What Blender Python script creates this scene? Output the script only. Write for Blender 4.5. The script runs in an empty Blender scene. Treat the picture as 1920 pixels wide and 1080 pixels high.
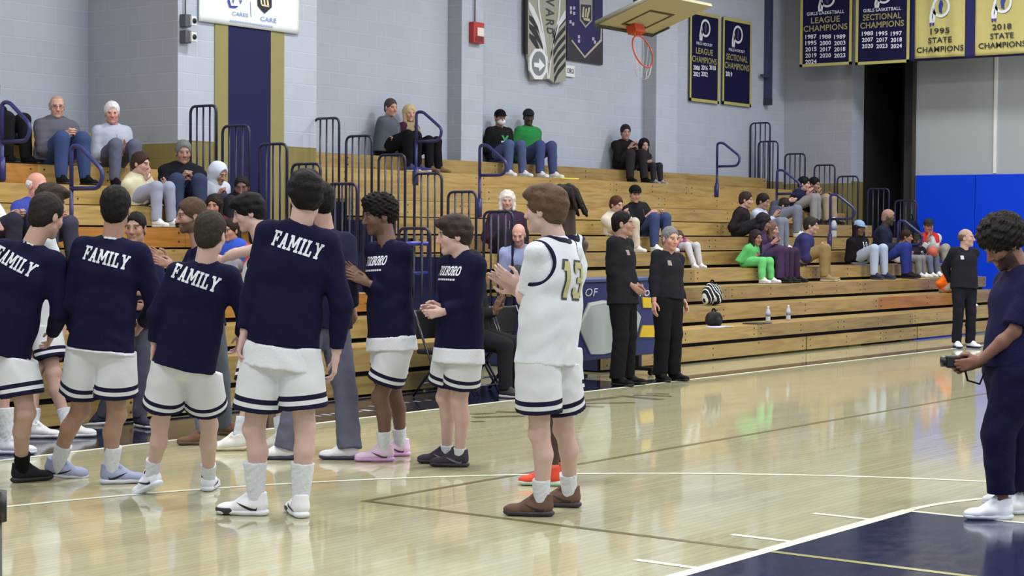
import bpy, bmesh, math, random
import numpy as np
from mathutils import Vector, Matrix

random.seed(7)
C = bpy.context.scene.collection
SC = bpy.context.scene

# ------------------------------------------------------------------ camera
CAM = np.array([-5.4924, -2.5575, 1.5852])
YAW, PITCH, ROLL, FPX = 0.6405, -0.0303, 0.0068, 3384.06
_f = np.array([math.cos(YAW)*math.cos(PITCH), math.sin(YAW)*math.cos(PITCH), math.sin(PITCH)])
_r = np.array([math.sin(YAW), -math.cos(YAW), 0.0])
_u = np.cross(_r, _f)
VR = math.cos(ROLL)*_r + math.sin(ROLL)*_u
VU = -math.sin(ROLL)*_r + math.cos(ROLL)*_u
VF = _f
cd = bpy.data.cameras.new('camera')
cam = bpy.data.objects.new('camera', cd)
C.objects.link(cam)
cd.sensor_width = 36.0
cd.sensor_fit = 'HORIZONTAL'
cd.lens = FPX/1920*36.0
cd.clip_start = 0.05
cd.clip_end = 200
cam.matrix_world = Matrix(((VR[0], VU[0], -VF[0], CAM[0]), (VR[1], VU[1], -VF[1], CAM[1]),
                           (VR[2], VU[2], -VF[2], CAM[2]), (0, 0, 0, 1)))
SC.camera = cam

# ------------------------------------------------------------------ world, lamps, exposure
SC.view_settings.view_transform = 'Standard'
SC.view_settings.look = 'None'
SC.view_settings.gamma = 1.0
SC.view_settings.use_curve_mapping = False
SC.view_settings.exposure = 0.0
SC.cycles.max_bounces = 6
SC.cycles.use_adaptive_sampling = True
w = bpy.data.worlds.new('ambient_fill')  # even fill light added from the open sides of the room
SC.world = w
w.use_nodes = True
w.node_tree.nodes['Background'].inputs[0].default_value = (0.80, 0.88, 1.0, 1)
w.node_tree.nodes['Background'].inputs[1].default_value = 0.55

LAMP_POWER = 215.0
LAMPS = [(x, y) for x in (-3.0, 3.5, 10.0, 16.5, 23.0) for y in (-6.5, -1.0, 4.5, 10.0)]

# ------------------------------------------------------------------ measuring helpers (photo pixel -> place in the gym)
def ray(px, py):
    return (px-960)/FPX*VR - (py-540)/FPX*VU + VF
def onZ(px, py, z=0.0):
    d = ray(px, py); return CAM + d*((z-CAM[2])/d[2])
def onY(px, py, y):
    d = ray(px, py); return CAM + d*((y-CAM[1])/d[1])
def onX(px, py, x):
    d = ray(px, py); return CAM + d*((x-CAM[0])/d[0])
def onD(px, py, dep):
    return CAM + ray(px, py)*dep
def depth_of(p):
    return float((np.asarray(p)-CAM) @ VF)
def proj(p):
    v = np.asarray(p)-CAM
    return 960+FPX*(v@VR)/(v@VF), 540-FPX*(v@VU)/(v@VF)

# ------------------------------------------------------------------ materials
_mats = {}
def srgb(r, g, b):
    f = lambda c: (c/255/12.92) if c/255 <= 0.04045 else ((c/255+0.055)/1.055)**2.4
    return (f(r), f(g), f(b))
def base_mat(name):
    m = bpy.data.materials.new(name); m.use_nodes = True
    nt = m.node_tree
    return m, nt, nt.nodes['Principled BSDF']
def N(nt, t, **kw):
    n = nt.nodes.new(t)
    for k, v in kw.items(): setattr(n, k, v)
    return n
def plain(col, rough=0.6, metal=0.0, name='paint', spec=0.5):
    key = ('p', tuple(np.round(col, 4)), rough, metal, name)
    if key in _mats: return _mats[key]
    m, nt, b = base_mat(name)
    b.inputs['Base Color'].default_value = (*col, 1)
    b.inputs['Roughness'].default_value = rough
    b.inputs['Metallic'].default_value = metal
    b.inputs['Specular IOR Level'].default_value = spec
    no = N(nt, 'ShaderNodeTexNoise'); no.inputs['Scale'].default_value = 40
    mr = N(nt, 'ShaderNodeMapRange')
    mr.inputs[3].default_value = max(0, rough-0.06); mr.inputs[4].default_value = min(1, rough+0.06)
    nt.links.new(no.outputs['Fac'], mr.inputs[0]); nt.links.new(mr.outputs[0], b.inputs['Roughness'])
    _mats[key] = m; return m
def cloth(col, name='fabric', scale=90, bump=0.25, rough=0.85, var=0.08):
    key = ('c', tuple(np.round(col, 4)), name, scale)
    if key in _mats: return _mats[key]
    m, nt, b = base_mat(name)
    geo = N(nt, 'ShaderNodeTexCoord')
    n1 = N(nt, 'ShaderNodeTexNoise'); n1.inputs['Scale'].default_value = 9; n1.inputs['Detail'].default_value = 3
    n2 = N(nt, 'ShaderNodeTexNoise'); n2.inputs['Scale'].default_value = scale
    nt.links.new(geo.outputs['Object'], n1.inputs['Vector']); nt.links.new(geo.outputs['Object'], n2.inputs['Vector'])
    mx = N(nt, 'ShaderNodeMix', data_type='RGBA')
    mx.inputs[6].default_value = (*[c*(1-var) for c in col], 1)
    mx.inputs[7].default_value = (*[min(1, c*(1+var)) for c in col], 1)
    nt.links.new(n1.outputs['Fac'], mx.inputs[0]); nt.links.new(mx.outputs[2], b.inputs['Base Color'])
    b.inputs['Roughness'].default_value = rough
    b.inputs['Specular IOR Level'].default_value = 0.12
    bp = N(nt, 'ShaderNodeBump'); bp.inputs['Strength'].default_value = bump; bp.inputs['Distance'].default_value = 0.01
    nt.links.new(n2.outputs['Fac'], bp.inputs['Height']); nt.links.new(bp.outputs[0], b.inputs['Normal'])
    _mats[key] = m; return m
def hair_mat(col):
    key = ('h', tuple(np.round(col, 4)))
    if key in _mats: return _mats[key]
    m, nt, b = base_mat('hair_strands')
    geo = N(nt, 'ShaderNodeTexCoord')
    n1 = N(nt, 'ShaderNodeTexNoise'); n1.inputs['Scale'].default_value = 55; n1.inputs['Detail'].default_value = 4
    nt.links.new(geo.outputs['Object'], n1.inputs['Vector'])
    mx = N(nt, 'ShaderNodeMix', data_type='RGBA')
    mx.inputs[6].default_value = (*[c*0.75 for c in col], 1); mx.inputs[7].default_value = (*[min(1, c*1.35) for c in col], 1)
    nt.links.new(n1.outputs['Fac'], mx.inputs[0]); nt.links.new(mx.outputs[2], b.inputs['Base Color'])
    b.inputs['Roughness'].default_value = 0.65; b.inputs['Specular IOR Level'].default_value = 0.15
    bp = N(nt, 'ShaderNodeBump'); bp.inputs['Strength'].default_value = 0.6; bp.inputs['Distance'].default_value = 0.01
    nt.links.new(n1.outputs['Fac'], bp.inputs['Height']); nt.links.new(bp.outputs[0], b.inputs['Normal'])
    _mats[key] = m; return m
def skin_mat():
    if 'skin' in _mats: return _mats['skin']
    m, nt, b = base_mat('skin')
    at = N(nt, 'ShaderNodeAttribute', attribute_name='col')
    no = N(nt, 'ShaderNodeTexNoise'); no.inputs['Scale'].default_value = 14
    hsv = N(nt, 'ShaderNodeHueSaturation')
    mr = N(nt, 'ShaderNodeMapRange'); mr.inputs[3].default_value = 0.93; mr.inputs[4].default_value = 1.07
    nt.links.new(no.outputs['Fac'], mr.inputs[0]); nt.links.new(mr.outputs[0], hsv.inputs['Value'])
    nt.links.new(at.outputs['Color'], hsv.inputs['Color']); nt.links.new(hsv.outputs['Color'], b.inputs['Base Color'])
    b.inputs['Roughness'].default_value = 0.5; b.inputs['Specular IOR Level'].default_value = 0.35
    b.inputs['Subsurface Weight'].default_value = 0.0
    _mats['skin'] = m; return m
def attr_stripe(name, attr, base, stripes, rough=0.8):
    """cloth whose printed stripes follow a distance stored on the mesh: [(from, to, colour)]"""
    key = ('s', name)
    if key in _mats: return _mats[key]
    m, nt, b = base_mat(name)
    at = N(nt, 'ShaderNodeAttribute', attribute_name=attr)
    cur = None
    rgb = N(nt, 'ShaderNodeRGB'); rgb.outputs[0].default_value = (*base, 1); cur = rgb.outputs[0]
    for lo, hi, col in stripes:
        g = N(nt, 'ShaderNodeMath', operation='GREATER_THAN'); g.inputs[1].default_value = lo
        l = N(nt, 'ShaderNodeMath', operation='LESS_THAN'); l.inputs[1].default_value = hi
        mu = N(nt, 'ShaderNodeMath', operation='MULTIPLY')
        nt.links.new(at.outputs['Fac'], g.inputs[0]); nt.links.new(at.outputs['Fac'], l.inputs[0])
        nt.links.new(g.outputs[0], mu.inputs[0]); nt.links.new(l.outputs[0], mu.inputs[1])
        mx = N(nt, 'ShaderNodeMix', data_type='RGBA'); mx.inputs[7].default_value = (*col, 1)
        nt.links.new(mu.outputs[0], mx.inputs[0]); nt.links.new(cur, mx.inputs[6]); cur = mx.outputs[2]
    nt.links.new(cur, b.inputs['Base Color'])
    b.inputs['Roughness'].default_value = rough; b.inputs['Specular IOR Level'].default_value = 0.2
    n2 = N(nt, 'ShaderNodeTexNoise'); n2.inputs['Scale'].default_value = 90
    bp = N(nt, 'ShaderNodeBump'); bp.inputs['Strength'].default_value = 0.2; bp.inputs['Distance'].default_value = 0.01
    nt.links.new(n2.outputs['Fac'], bp.inputs['Height']); nt.links.new(bp.outputs[0], b.inputs['Normal'])
    _mats[key] = m; return m

NAVY = srgb(19, 19, 50)
NAVYRAIL = srgb(44, 46, 120)
WHITE = srgb(206, 212, 222)
GOLD = srgb(142, 136, 92)
BLACK = srgb(18, 18, 21)

# ------------------------------------------------------------------ mesh helpers
def tag(o, label=None, cat=None, group=None, kind=None):
    if label: o['label'] = label
    if cat: o['category'] = cat
    if group: o['group'] = group
    if kind: o['kind'] = kind
    return o
def empty(name, loc, label, cat, group=None):
    o = bpy.data.objects.new(name, None); C.objects.link(o)
    o.location = Vector([float(v) for v in loc]); o.empty_display_size = 0.1
    return tag(o, label, cat, group)
def link(name, me, mats, parent=None, loc=None):
    o = bpy.data.objects.new(name, me); C.objects.link(o)
    for m in (mats if isinstance(mats, (list, tuple)) else [mats]): me.materials.append(m)
    if parent is not None: o.parent = parent
    if loc is not None: o.location = Vector([float(v) for v in loc])
    return o
class MB:
    """collects simple solids in one mesh, optionally several material slots"""
    def __init__(s, off=(0, 0, 0)):
        s.v = []; s.f = []; s.mi = []; s.sm = []; s.off = np.array(off, float)
    def add(s, V, F, mi=0, smooth=False):
        n = len(s.v)
        s.v += [tuple(np.asarray(v, float)-s.off) for v in V]
        s.f += [tuple(i+n for i in f) for f in F]; s.mi += [mi]*len(F); s.sm += [smooth]*len(F)
    def box(s, a, b, mi=0):
        x0, y0, z0 = np.minimum(a, b); x1, y1, z1 = np.maximum(a, b)
        V = [(x0,y0,z0),(x1,y0,z0),(x1,y1,z0),(x0,y1,z0),(x0,y0,z1),(x1,y0,z1),(x1,y1,z1),(x0,y1,z1)]
        s.add(V, [(0,3,2,1),(4,5,6,7),(0,1,5,4),(1,2,6,5),(2,3,7,6),(3,0,4,7)], mi)
    def obox(s, c, ax, ay, az, mi=0):
        """box from centre and three half-axis vectors"""
        c, ax, ay, az = [np.asarray(v, float) for v in (c, ax, ay, az)]
        V = [c+i*ax+j*ay+k*az for k in (-1, 1) for i, j in ((-1,-1),(1,-1),(1,1),(-1,1))]
        s.add(V, [(0,3,2,1),(4,5,6,7),(0,1,5,4),(1,2,6,5),(2,3,7,6),(3,0,4,7)], mi)
    def prism(s, pts, n, mi=0):
        """flat polygon pts extruded by vector n"""
        pts = [np.asarray(p, float) for p in pts]; n = np.asarray(n, float); k = len(pts)
        V = pts+[p+n for p in pts]
        F = [tuple(range(k))[::-1], tuple(range(k, 2*k))]+[(i, (i+1) % k, (i+1) % k+k, i+k) for i in range(k)]
        s.add(V, F, mi)
    def tube(s, pts, r, seg=8, mi=0, closed=False, taper=None):
        pts = [np.asarray(p, float) for p in pts]; n = len(pts)
        V = []; F = []
        ref = np.array([0.3, 0.2, 0.93])
        for i, p in enumerate(pts):
            if closed: t = pts[(i+1) % n]-pts[i-1]
            else: t = pts[min(i+1, n-1)]-pts[max(i-1, 0)]
            t = t/np.linalg.norm(t)
            a = np.cross(t, ref)
            if np.linalg.norm(a) < 1e-3: a = np.cross(t, np.array([1.0, 0, 0]))
            a /= np.linalg.norm(a); b = np.cross(t, a)
            rr = r if taper is None else r*taper[i]
            V += [p+rr*(math.cos(2*math.pi*k/seg)*a+math.sin(2*math.pi*k/seg)*b) for k in range(seg)]
        m = n if closed else n-1
        for i in range(m):
            j = (i+1) % n
            F += [(i*seg+k, i*seg+(k+1) % seg, j*seg+(k+1) % seg, j*seg+k) for k in range(seg)]
        if not closed:
            F += [tuple(range(seg))[::-1], tuple(range((n-1)*seg, n*seg))]
        s.add(V, F, mi, True)
    def build(s, name, mats, parent=None, loc=None, bevel=0):
        me = bpy.data.meshes.new(name)
        me.from_pydata(s.v, [], s.f)
        me.polygons.foreach_set('material_index', s.mi)
        me.polygons.foreach_set('use_smooth', s.sm)
        me.update()
        o = link(name, me, mats, parent, loc)
        if bevel:
            bv = o.modifiers.new('edge', 'BEVEL'); bv.width = bevel; bv.segments = 2; bv.limit_method = 'ANGLE'
        return o
def round_path(pts, r, n=5):
    """polyline with its inner corners rounded"""
    pts = [np.asarray(p, float) for p in pts]; out = [pts[0]]
    for i in range(1, len(pts)-1):
        a, b, c = pts[i-1], pts[i], pts[i+1]
        u = (a-b)/np.linalg.norm(a-b); v = (c-b)/np.linalg.norm(c-b)
        rr = min(r, 0.48*np.linalg.norm(a-b), 0.48*np.linalg.norm(c-b))
        p0, p2 = b+u*rr, b+v*rr
        for k in range(n+1):
            t = k/n; out.append((1-t)**2*p0+2*t*(1-t)*b+t*t*p2)
    out.append(pts[-1]); return out
def text_mesh(body, size, bold=0.0, align='CENTER', shear=0.0, sx=1.0):
    cu = bpy.data.curves.new('lettering', 'FONT'); cu.body = body; cu.size = size; cu.offset = bold
    cu.align_x = align; cu.align_y = 'CENTER'; cu.shear = shear; cu.resolution_u = 3; cu.space_character = 1.05
    o = bpy.data.objects.new('tmp', cu); C.objects.link(o)
    bpy.context.view_layer.update()
    me = bpy.data.meshes.new_from_object(o.evaluated_get(bpy.context.evaluated_depsgraph_get()))
    V = np.array([v.co[:2] for v in me.vertices])*np.array([sx, 1.0]); F = [tuple(p.vertices) for p in me.polygons]
    bpy.data.objects.remove(o); bpy.data.curves.remove(cu); bpy.data.meshes.remove(me)
    return V, F
# ------------------------------------------------------------------ body sculpting: smooth-blended distance fields turned into meshes
def unit(v):
    v = np.asarray(v, float); return v/np.linalg.norm(v)
def smin(a, b, k):
    h = np.clip(0.5+0.5*(b-a)/k, 0, 1)
    return b+(a-b)*h-k*h*(1-h)
class Fld:
    def __init__(s): s.ops = []; s.cuts = []; s.noise = None
    def cap(s, a, b, ra, rb=None, n=None, sq=1.0, k=0.03, fa=False, fb=False, op='u'):
        rb = ra if rb is None else rb
        s.ops.append((op, np.asarray(a, float), np.asarray(b, float), ra, rb, None if n is None else unit(n), sq, k, fa, fb)); return s
    def ell(s, c, r, k=0.02, op='u', axes=None):
        s.ops.append((op+'e', np.asarray(c, float), np.asarray(r, float), k, axes)); return s
    def cut(s, p, n): s.cuts.append((np.asarray(p, float), unit(n))); return s
    @staticmethod
    def _d(o, P):
        if o[0][-1] == 'e':
            _, c, r, k, ax = o
            q = P-c
            if ax is not None: q = q@ax.T
            q = q/r; l = np.sqrt((q*q).sum(1))
            return l*(l-1)/np.maximum(np.sqrt(((q/r)**2).sum(1)), 1e-6)
        _, a, b, ra, rb, n, sq, k, fa, fb = o
        ba = b-a; q = P-a
        if n is not None:
            q = q+np.outer(q@n, n)*(1/sq-1); ba = ba+n*(ba@n)*(1/sq-1)
        L2 = max(ba@ba, 1e-9)
        tt = q@ba/L2
        t = np.clip(tt, 0, 1)
        d = np.sqrt(((q-t[:, None]*ba)**2).sum(1))-(ra+(rb-ra)*t)
        if n is not None: d = d*(0.5+0.5*sq)
        L = math.sqrt(L2)
        if fb: d = np.maximum(d, (tt-1)*L)
        if fa: d = np.maximum(d, -tt*L)
        return d
    @staticmethod
    def _bb(o):
        if o[0][-1] == 'e':
            R = max(o[2]); return o[1]-R, o[1]+R
        R = max(o[3], o[4]); return np.minimum(o[1], o[2])-R, np.maximum(o[1], o[2])+R
    def eval(s, P):
        D = np.full(len(P), 1.0)
        for o in s.ops: D = s._app(D, o, P)
        for p, n in s.cuts: D = np.maximum(D, (P-p)@n)
        if s.noise is not None: D = D+s.noise(P)
        return D
    def _app(s, D, o, P):
        d = s._d(o, P); k = o[3] if o[0][-1] == 'e' else o[7]
        if o[0][0] == 'u': return smin(D, d, k)
        if o[0][0] == 's': return -smin(-D, d, k)
        return np.maximum(D, d)
    def mesh(s, h):
        los, his = zip(*[s._bb(o) for o in s.ops if o[0][0] == 'u'])
        lo = np.min(los, 0)-2.5*h-0.012; hi = np.max(his, 0)+2.5*h+0.012
        n = np.ceil((hi-lo)/h).astype(int)+1
        ax = [lo[i]+h*np.arange(n[i]) for i in range(3)]
        D = np.full(tuple(n), 1.0)
        for o in s.ops:
            a, b = s._bb(o)
            k = o[3] if o[0][-1] == 'e' else o[7]
            m = max(k, 0.03)+3*h
            if o[0][0] == 'i': i0 = np.zeros(3, int); i1 = n
            else:
                i0 = np.clip(np.floor((a-m-lo)/h).astype(int), 0, n); i1 = np.clip(np.ceil((b+m-lo)/h).astype(int)+1, 0, n)
            if (i1 <= i0).any(): continue
            sl = tuple(slice(p, q) for p, q in zip(i0, i1))
            G = np.stack(np.meshgrid(*[ax[i][sl[i]] for i in range(3)], indexing='ij'), -1).reshape(-1, 3)
            sub = D[sl]
            D[sl] = s._app(sub.reshape(-1), o, G).reshape(sub.shape)
        if s.cuts or s.noise is not None:
            G = np.stack(np.meshgrid(*ax, indexing='ij'), -1).reshape(-1, 3)
            f = D.reshape(-1)
            for p, nn in s.cuts: f = np.maximum(f, (G-p)@nn)
            if s.noise is not None:
                near = np.abs(f) < 0.06
                f = f.copy(); f[near] += s.noise(G[near])
            D = f.reshape(D.shape)
        for i in range(3):   # keep the border outside
            sl = [slice(None)]*3
            for e in (0, -1):
                sl[i] = e; D[tuple(sl)] = np.maximum(D[tuple(sl)], h)
                sl[i] = slice(None)
        return snet(D, lo, h)
def snet(D, lo, h):
    s = D < 0
    nx, ny, nz = D.shape
    cnt = np.zeros((nx-1, ny-1, nz-1), np.int8)
    cs = [(i, j, k) for i in (0, 1) for j in (0, 1) for k in (0, 1)]
    for i, j, k in cs: cnt += s[i:nx-1+i, j:ny-1+j, k:nz-1+k]
    m = (cnt > 0) & (cnt < 8)
    I = np.argwhere(m)
    idx = np.full(m.shape, -1, np.int64); idx[m] = np.arange(len(I))
    val = {c: D[I[:, 0]+c[0], I[:, 1]+c[1], I[:, 2]+c[2]] for c in cs}
    S = np.zeros((len(I), 3)); W = np.zeros(len(I))
    for a in cs:
        for d in range(3):
            if a[d] == 0:
                b = tuple(a[q]+(q == d) for q in range(3))
                va, vb = val[a], val[b]; x = (va < 0) != (vb < 0)
                t = np.where(x, va/np.where(x, va-vb, 1), 0)
                p = np.array(a, float)[None].repeat(len(I), 0); p[:, d] += t
                S += p*x[:, None]; W += x
    V = lo+h*(I+S/np.maximum(W, 1)[:, None])
    Fs = []
    for d in range(3):
        e1, e2 = (d+1) % 3, (d+2) % 3
        sa = [slice(0, -1) if q == d else slice(1, -1) for q in range(3)]
        sb = [slice(1, None) if q == d else slice(1, -1) for q in range(3)]
        A, B = s[tuple(sa)], s[tuple(sb)]
        X = np.argwhere(A != B)
        if not len(X): continue
        ins = A[tuple(X.T)]
        X = X+np.array([0 if q == d else 1 for q in range(3)])
        def at(o1, o2):
            Y = X.copy(); Y[:, e1] -= o1; Y[:, e2] -= o2
            return idx[tuple(Y.T)]
        q = np.stack([at(1, 1), at(0, 1), at(0, 0), at(1, 0)], 1)
        q[~ins] = q[~ins][:, ::-1]
        Fs.append(q)
    return V, (np.concatenate(Fs) if Fs else np.zeros((0, 4), int))
def np_mesh(name, V, F, smooth=True, cols=None, attrs=None):
    me = bpy.data.meshes.new(name)
    me.vertices.add(len(V)); me.vertices.foreach_set('co', np.asarray(V, np.float32).ravel())
    nf = len(F); k = F.shape[1]
    me.loops.add(nf*k); me.loops.foreach_set('vertex_index', F.astype(np.int32).ravel())
    me.polygons.add(nf); me.polygons.foreach_set('loop_start', (np.arange(nf)*k).astype(np.int32))
    me.polygons.foreach_set('use_smooth', np.full(nf, smooth))
    me.update(calc_edges=True)
    if cols is not None:
        a = me.attributes.new('col', 'FLOAT_COLOR', 'POINT')
        a.data.foreach_set('color', np.concatenate([cols, np.ones((len(V), 1))], 1).astype(np.float32).ravel())
    for nm, val in (attrs or {}).items():
        a = me.attributes.new(nm, 'FLOAT', 'POINT'); a.data.foreach_set('value', np.asarray(val, np.float32))
    return me
def wrinkles(amp, fr, seed):
    rs = np.random.RandomState(seed)
    ks = [(rs.normal(size=3)*fr*np.array([1, 1, 1.6]), rs.uniform(0, 6.28)) for _ in range(5)]
    def fn(P):
        d = np.zeros(len(P))
        for k, ph in ks: d += np.sin(P@k+ph+1.3*np.sin(P@k[::-1]*0.6+ph))
        return amp*d/2.2
    return fn
def curls(amp, fr, seed):
    rs = np.random.RandomState(seed)
    ks = [(rs.normal(size=3)*fr, rs.uniform(0, 6.28)) for _ in range(6)]
    def fn(P):
        d = np.zeros(len(P))
        for k, ph in ks: d += np.sin(P@k+ph)
        return amp*d/2.4
    return fn

# ---- head (own frame: x = the person's right, y = forward, z = up, metres for an adult)
def head_field(nb, kind='adult'):
    f = Fld()
    f.ell((0, -0.014, 0.036), (0.076, 0.096, 0.084), k=0.03)
    f.ell((0, 0.026, -0.030), (0.060, 0.066, 0.082), k=0.03)
    f.cap((-0.040, 0.010, -0.070), (0.0, 0.066, -0.098), 0.022, 0.020, k=0.02)
    f.cap((0.040, 0.010, -0.070), (0.0, 0.066, -0.098), 0.022, 0.020, k=0.02)
    f.cap((-0.030, 0.079, 0.022), (0.030, 0.079, 0.022), 0.013, k=0.018)
    for sx in (-1, 1):
        f.ell((sx*0.040, 0.062, -0.026), (0.022, 0.022, 0.024), k=0.02)
        f.ell((sx*0.031, 0.104, 0.003), (0.017, 0.018, 0.012), k=0.012, op='s')
        f.ell((sx*0.031, 0.078, 0.003), (0.0135, 0.0135, 0.0125), k=0.003)
        f.ell((sx*0.077, -0.010, -0.008), (0.009, 0.020, 0.032), k=0.006)
        f.ell((sx*0.087, -0.004, -0.006), (0.006, 0.010, 0.017), k=0.004, op='s')
        f.ell((sx*0.011, 0.097, -0.036), (0.009, 0.010, 0.008), k=0.008)
    f.cap((0, 0.088, 0.012), (0, 0.111, -0.033), 0.009, 0.0125, k=0.012)
    f.cap((-0.019, 0.082, -0.062), (0.019, 0.082, -0.062), 0.0075, k=0.008)
    f.cap((-0.015, 0.081, -0.073), (0.015, 0.081, -0.073), 0.0075, k=0.008)
    f.cap((0, -0.022, -0.050), nb, 0.056, 0.062, k=0.03)
    return f
def head_colours(P, skin, hairc, beard=None, scalp=None):
    n = len(P); c = np.tile(np.array(skin), (n, 1))
    x, y, z = np.abs(P[:, 0]), P[:, 1], P[:, 2]
    lip = (np.abs(z+0.0675) < 0.0125-0.25*np.maximum(x-0.008, 0)) & (x < 0.026) & (y > 0.070)
    c[lip] = np.array(skin)*np.array([0.88, 0.68, 0.70])
    warm = ((x < 0.018) & (z < -0.015) & (z > -0.05) & (y > 0.085)) | ((np.hypot(x-0.042, z+0.028) < 0.02) & (y > 0.05))
    c[warm] = c[warm]*np.array([1.06, 0.9, 0.88])
    if beard is not None:
        bd = (y > 0.0) & (z < -0.045+0.25*np.maximum(0, 0.06-y)) & (z > -0.125) & ~lip
        bd |= (np.abs(z+0.051) < 0.007) & (x < 0.03) & (y > 0.07)
        t = beard[1]
        c[bd] = c[bd]*(1-t)+np.array(beard[0])*t
    ew = (((x-0.031)/0.0125)**2+((z-0.003)/0.0055)**2 < 1) & (y > 0.062)
    c[ew] = np.array(skin)*0.45+np.array((0.17, 0.16, 0.155))
    ir = (((x-0.031)/0.0068)**2+((z-0.003)/0.0075)**2 < 1) & (y > 0.062)
    c[ir] = (0.03, 0.022, 0.018)
    lid = (np.abs(z-0.0115) < 0.0028) & (np.abs(x-0.031) < 0.017) & (y > 0.06)
    c[lid] = np.array(skin)*0.35
    br = (np.abs(z-0.0255+0.12*np.maximum(x-0.03, 0)) < 0.0055) & (x > 0.012) & (x < 0.052) & (y > 0.055)
    c[br] = np.array(hairc)*0.7+np.array(skin)*0.15
    if scalp is not None:
        sc = (z > 0.055-0.6*np.maximum(0.04-y, 0)) & (z > -0.06) & ((y < 0.045) | (z > 0.085)) & (x < 0.079)
        t = scalp[1]
        c[sc] = c[sc]*(1-t)+np.array(scalp[0])*t
    return c
def hair_field(style):
    f = Fld(); dn = 0.0
    face = lambda r=0.077, zc=-0.02, yc=0.125, zr=0.090, yr=0.088: f.ell((0, yc, zc), (r, yr, zr), k=0.028, op='s')
    if style in ('short', 'crop'):
        o = 0.006 if style == 'crop' else 0.012
        f.ell((0, -0.014, 0.040), (0.076+o, 0.097+o, 0.084+o+0.004), k=0.02)
        f.ell((0, -0.050, -0.022), (0.058+o, 0.056+o, 0.070), k=0.03)
        face(); f.ell((0.0, 0.052, -0.075), (0.11, 0.075, 0.075), k=0.02, op='s')
        f.cut((0, 0, -0.084), (0, 0.35, -1)); f.noise = curls(0.0014, 110, 3)
    elif style == 'fluffy':
        f.ell((0, -0.016, 0.042), (0.094, 0.114, 0.098), k=0.02)
        f.ell((0, 0.055, 0.085), (0.070, 0.058, 0.040), k=0.03)
        f.ell((0, -0.055, -0.010), (0.078, 0.068, 0.075), k=0.03)
        face(0.068, -0.03, 0.135, 0.075, 0.08); f.ell((0.0, 0.05, -0.080), (0.12, 0.07, 0.072), k=0.01, op='s')
        f.cut((0, 0, -0.078), (0, 0.25, -1)); f.noise = curls(0.0045, 48, 5)
    elif style == 'curly':
        f.ell((0, -0.018, 0.055), (0.100, 0.116, 0.100), k=0.02)
        f.ell((0, 0.030, 0.105), (0.075, 0.075, 0.045), k=0.03)
        f.ell((0, -0.060, 0.0), (0.080, 0.065, 0.065), k=0.03)
        face(0.072, -0.035, 0.135, 0.078, 0.08); f.ell((0.0, 0.05, -0.075), (0.12, 0.075, 0.07), k=0.01, op='s')
        f.cut((0, 0, -0.055), (0, 0.3, -1)); f.noise = curls(0.0055, 120, 8)
    elif style == 'afro':
        f.ell((0, -0.020, 0.060), (0.118, 0.130, 0.110), k=0.03)
        f.ell((0, -0.055, 0.02), (0.10, 0.085, 0.085), k=0.03)
        face(0.075, -0.04, 0.15, 0.090, 0.085); f.ell((0.0, 0.06, -0.085), (0.14, 0.085, 0.08), k=0.01, op='s')
        f.cut((0, 0, -0.060), (0, 0.4, -1)); f.noise = curls(0.006, 150, 9)
    elif style == 'bob':
        f.ell((0, -0.018, 0.040), (0.097, 0.114, 0.096), k=0.02)
        f.cap((0, -0.045, 0.02), (0, -0.050, -0.11), 0.090, 0.085, n=(0, 1, 0), sq=0.8, k=0.04)
        for sx in (-1, 1): f.cap((sx*0.075, 0.005, 0.02), (sx*0.082, 0.015, -0.10), 0.030, 0.028, k=0.03)
        face(0.060, -0.03, 0.12, 0.088, 0.085)
        f.cut((0, 0, -0.135), (0, 0, -1)); f.noise = curls(0.004, 80, 4)
    elif style == 'long':
        f.ell((0, -0.016, 0.040), (0.090, 0.110, 0.092), k=0.02)
        f.cap((0, -0.055, 0.02), (0, -0.075, -0.20), 0.080, 0.075, n=(0, 1, 0), sq=0.6, k=0.04)
        for sx in (-1, 1): f.cap((sx*0.075, 0.0, 0.02), (sx*0.075, 0.045, -0.22), 0.026, 0.028, k=0.03)
        face(0.062, -0.03, 0.12, 0.090, 0.085)
        f.cut((0, 0, -0.25), (0, 0, -1)); f.noise = curls(0.004, 70, 6)
    elif style == 'fringe':     # what shows on a balding head
        f.ell((0, -0.022, 0.012), (0.084, 0.098, 0.070), k=0.02)
        f.ell((0, 0.02, 0.085), (0.085, 0.13, 0.065), k=0.01, op='s')
        f.ell((0.0, 0.085, -0.03), (0.12, 0.11, 0.12), k=0.01, op='s')
        f.cut((0, 0, -0.055), (0, 0.2, -1)); f.noise = curls(0.003, 110, 2)
    elif style == 'dreads':
        f.ell((0, -0.018, 0.045), (0.088, 0.108, 0.092), k=0.02)
        rs = np.random.RandomState(4)
        for i in range(34):
            a = rs.uniform(-2.6, 2.6); r0 = rs.uniform(0.3, 0.95)
            p = np.array([math.sin(a)*0.085*r0, -0.018-math.cos(a)*0.10*r0, 0.045+0.088*math.sqrt(max(0, 1-r0*r0))])
            q = p+np.array([math.sin(a)*0.045, -math.cos(a)*0.055-0.01, -rs.uniform(0.10, 0.17)])
            f.cap(p, q, 0.012, 0.009, k=0.008)
        face(0.066, -0.03, 0.135, 0.085, 0.085)
    elif style == 'hood':
        f.ell((0, -0.028, 0.035), (0.105, 0.125, 0.118), k=0.02)
        f.cap((0, -0.045, -0.02), (0, -0.035, -0.13), 0.098, 0.105, k=0.04)
        f.ell((0, 0.115, -0.005), (0.066, 0.095, 0.092), k=0.012, op='s')
        f.cut((0, 0, -0.17), (0, 0, -1)); f.noise = curls(0.003, 28, 6)
    return f
def cap_field():
    f = Fld()
    f.ell((0, -0.012, 0.048), (0.090, 0.110, 0.088), k=0.01)
    f.cut((0, 0, 0.036), (0, 0.10, -1))
    return f
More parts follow.
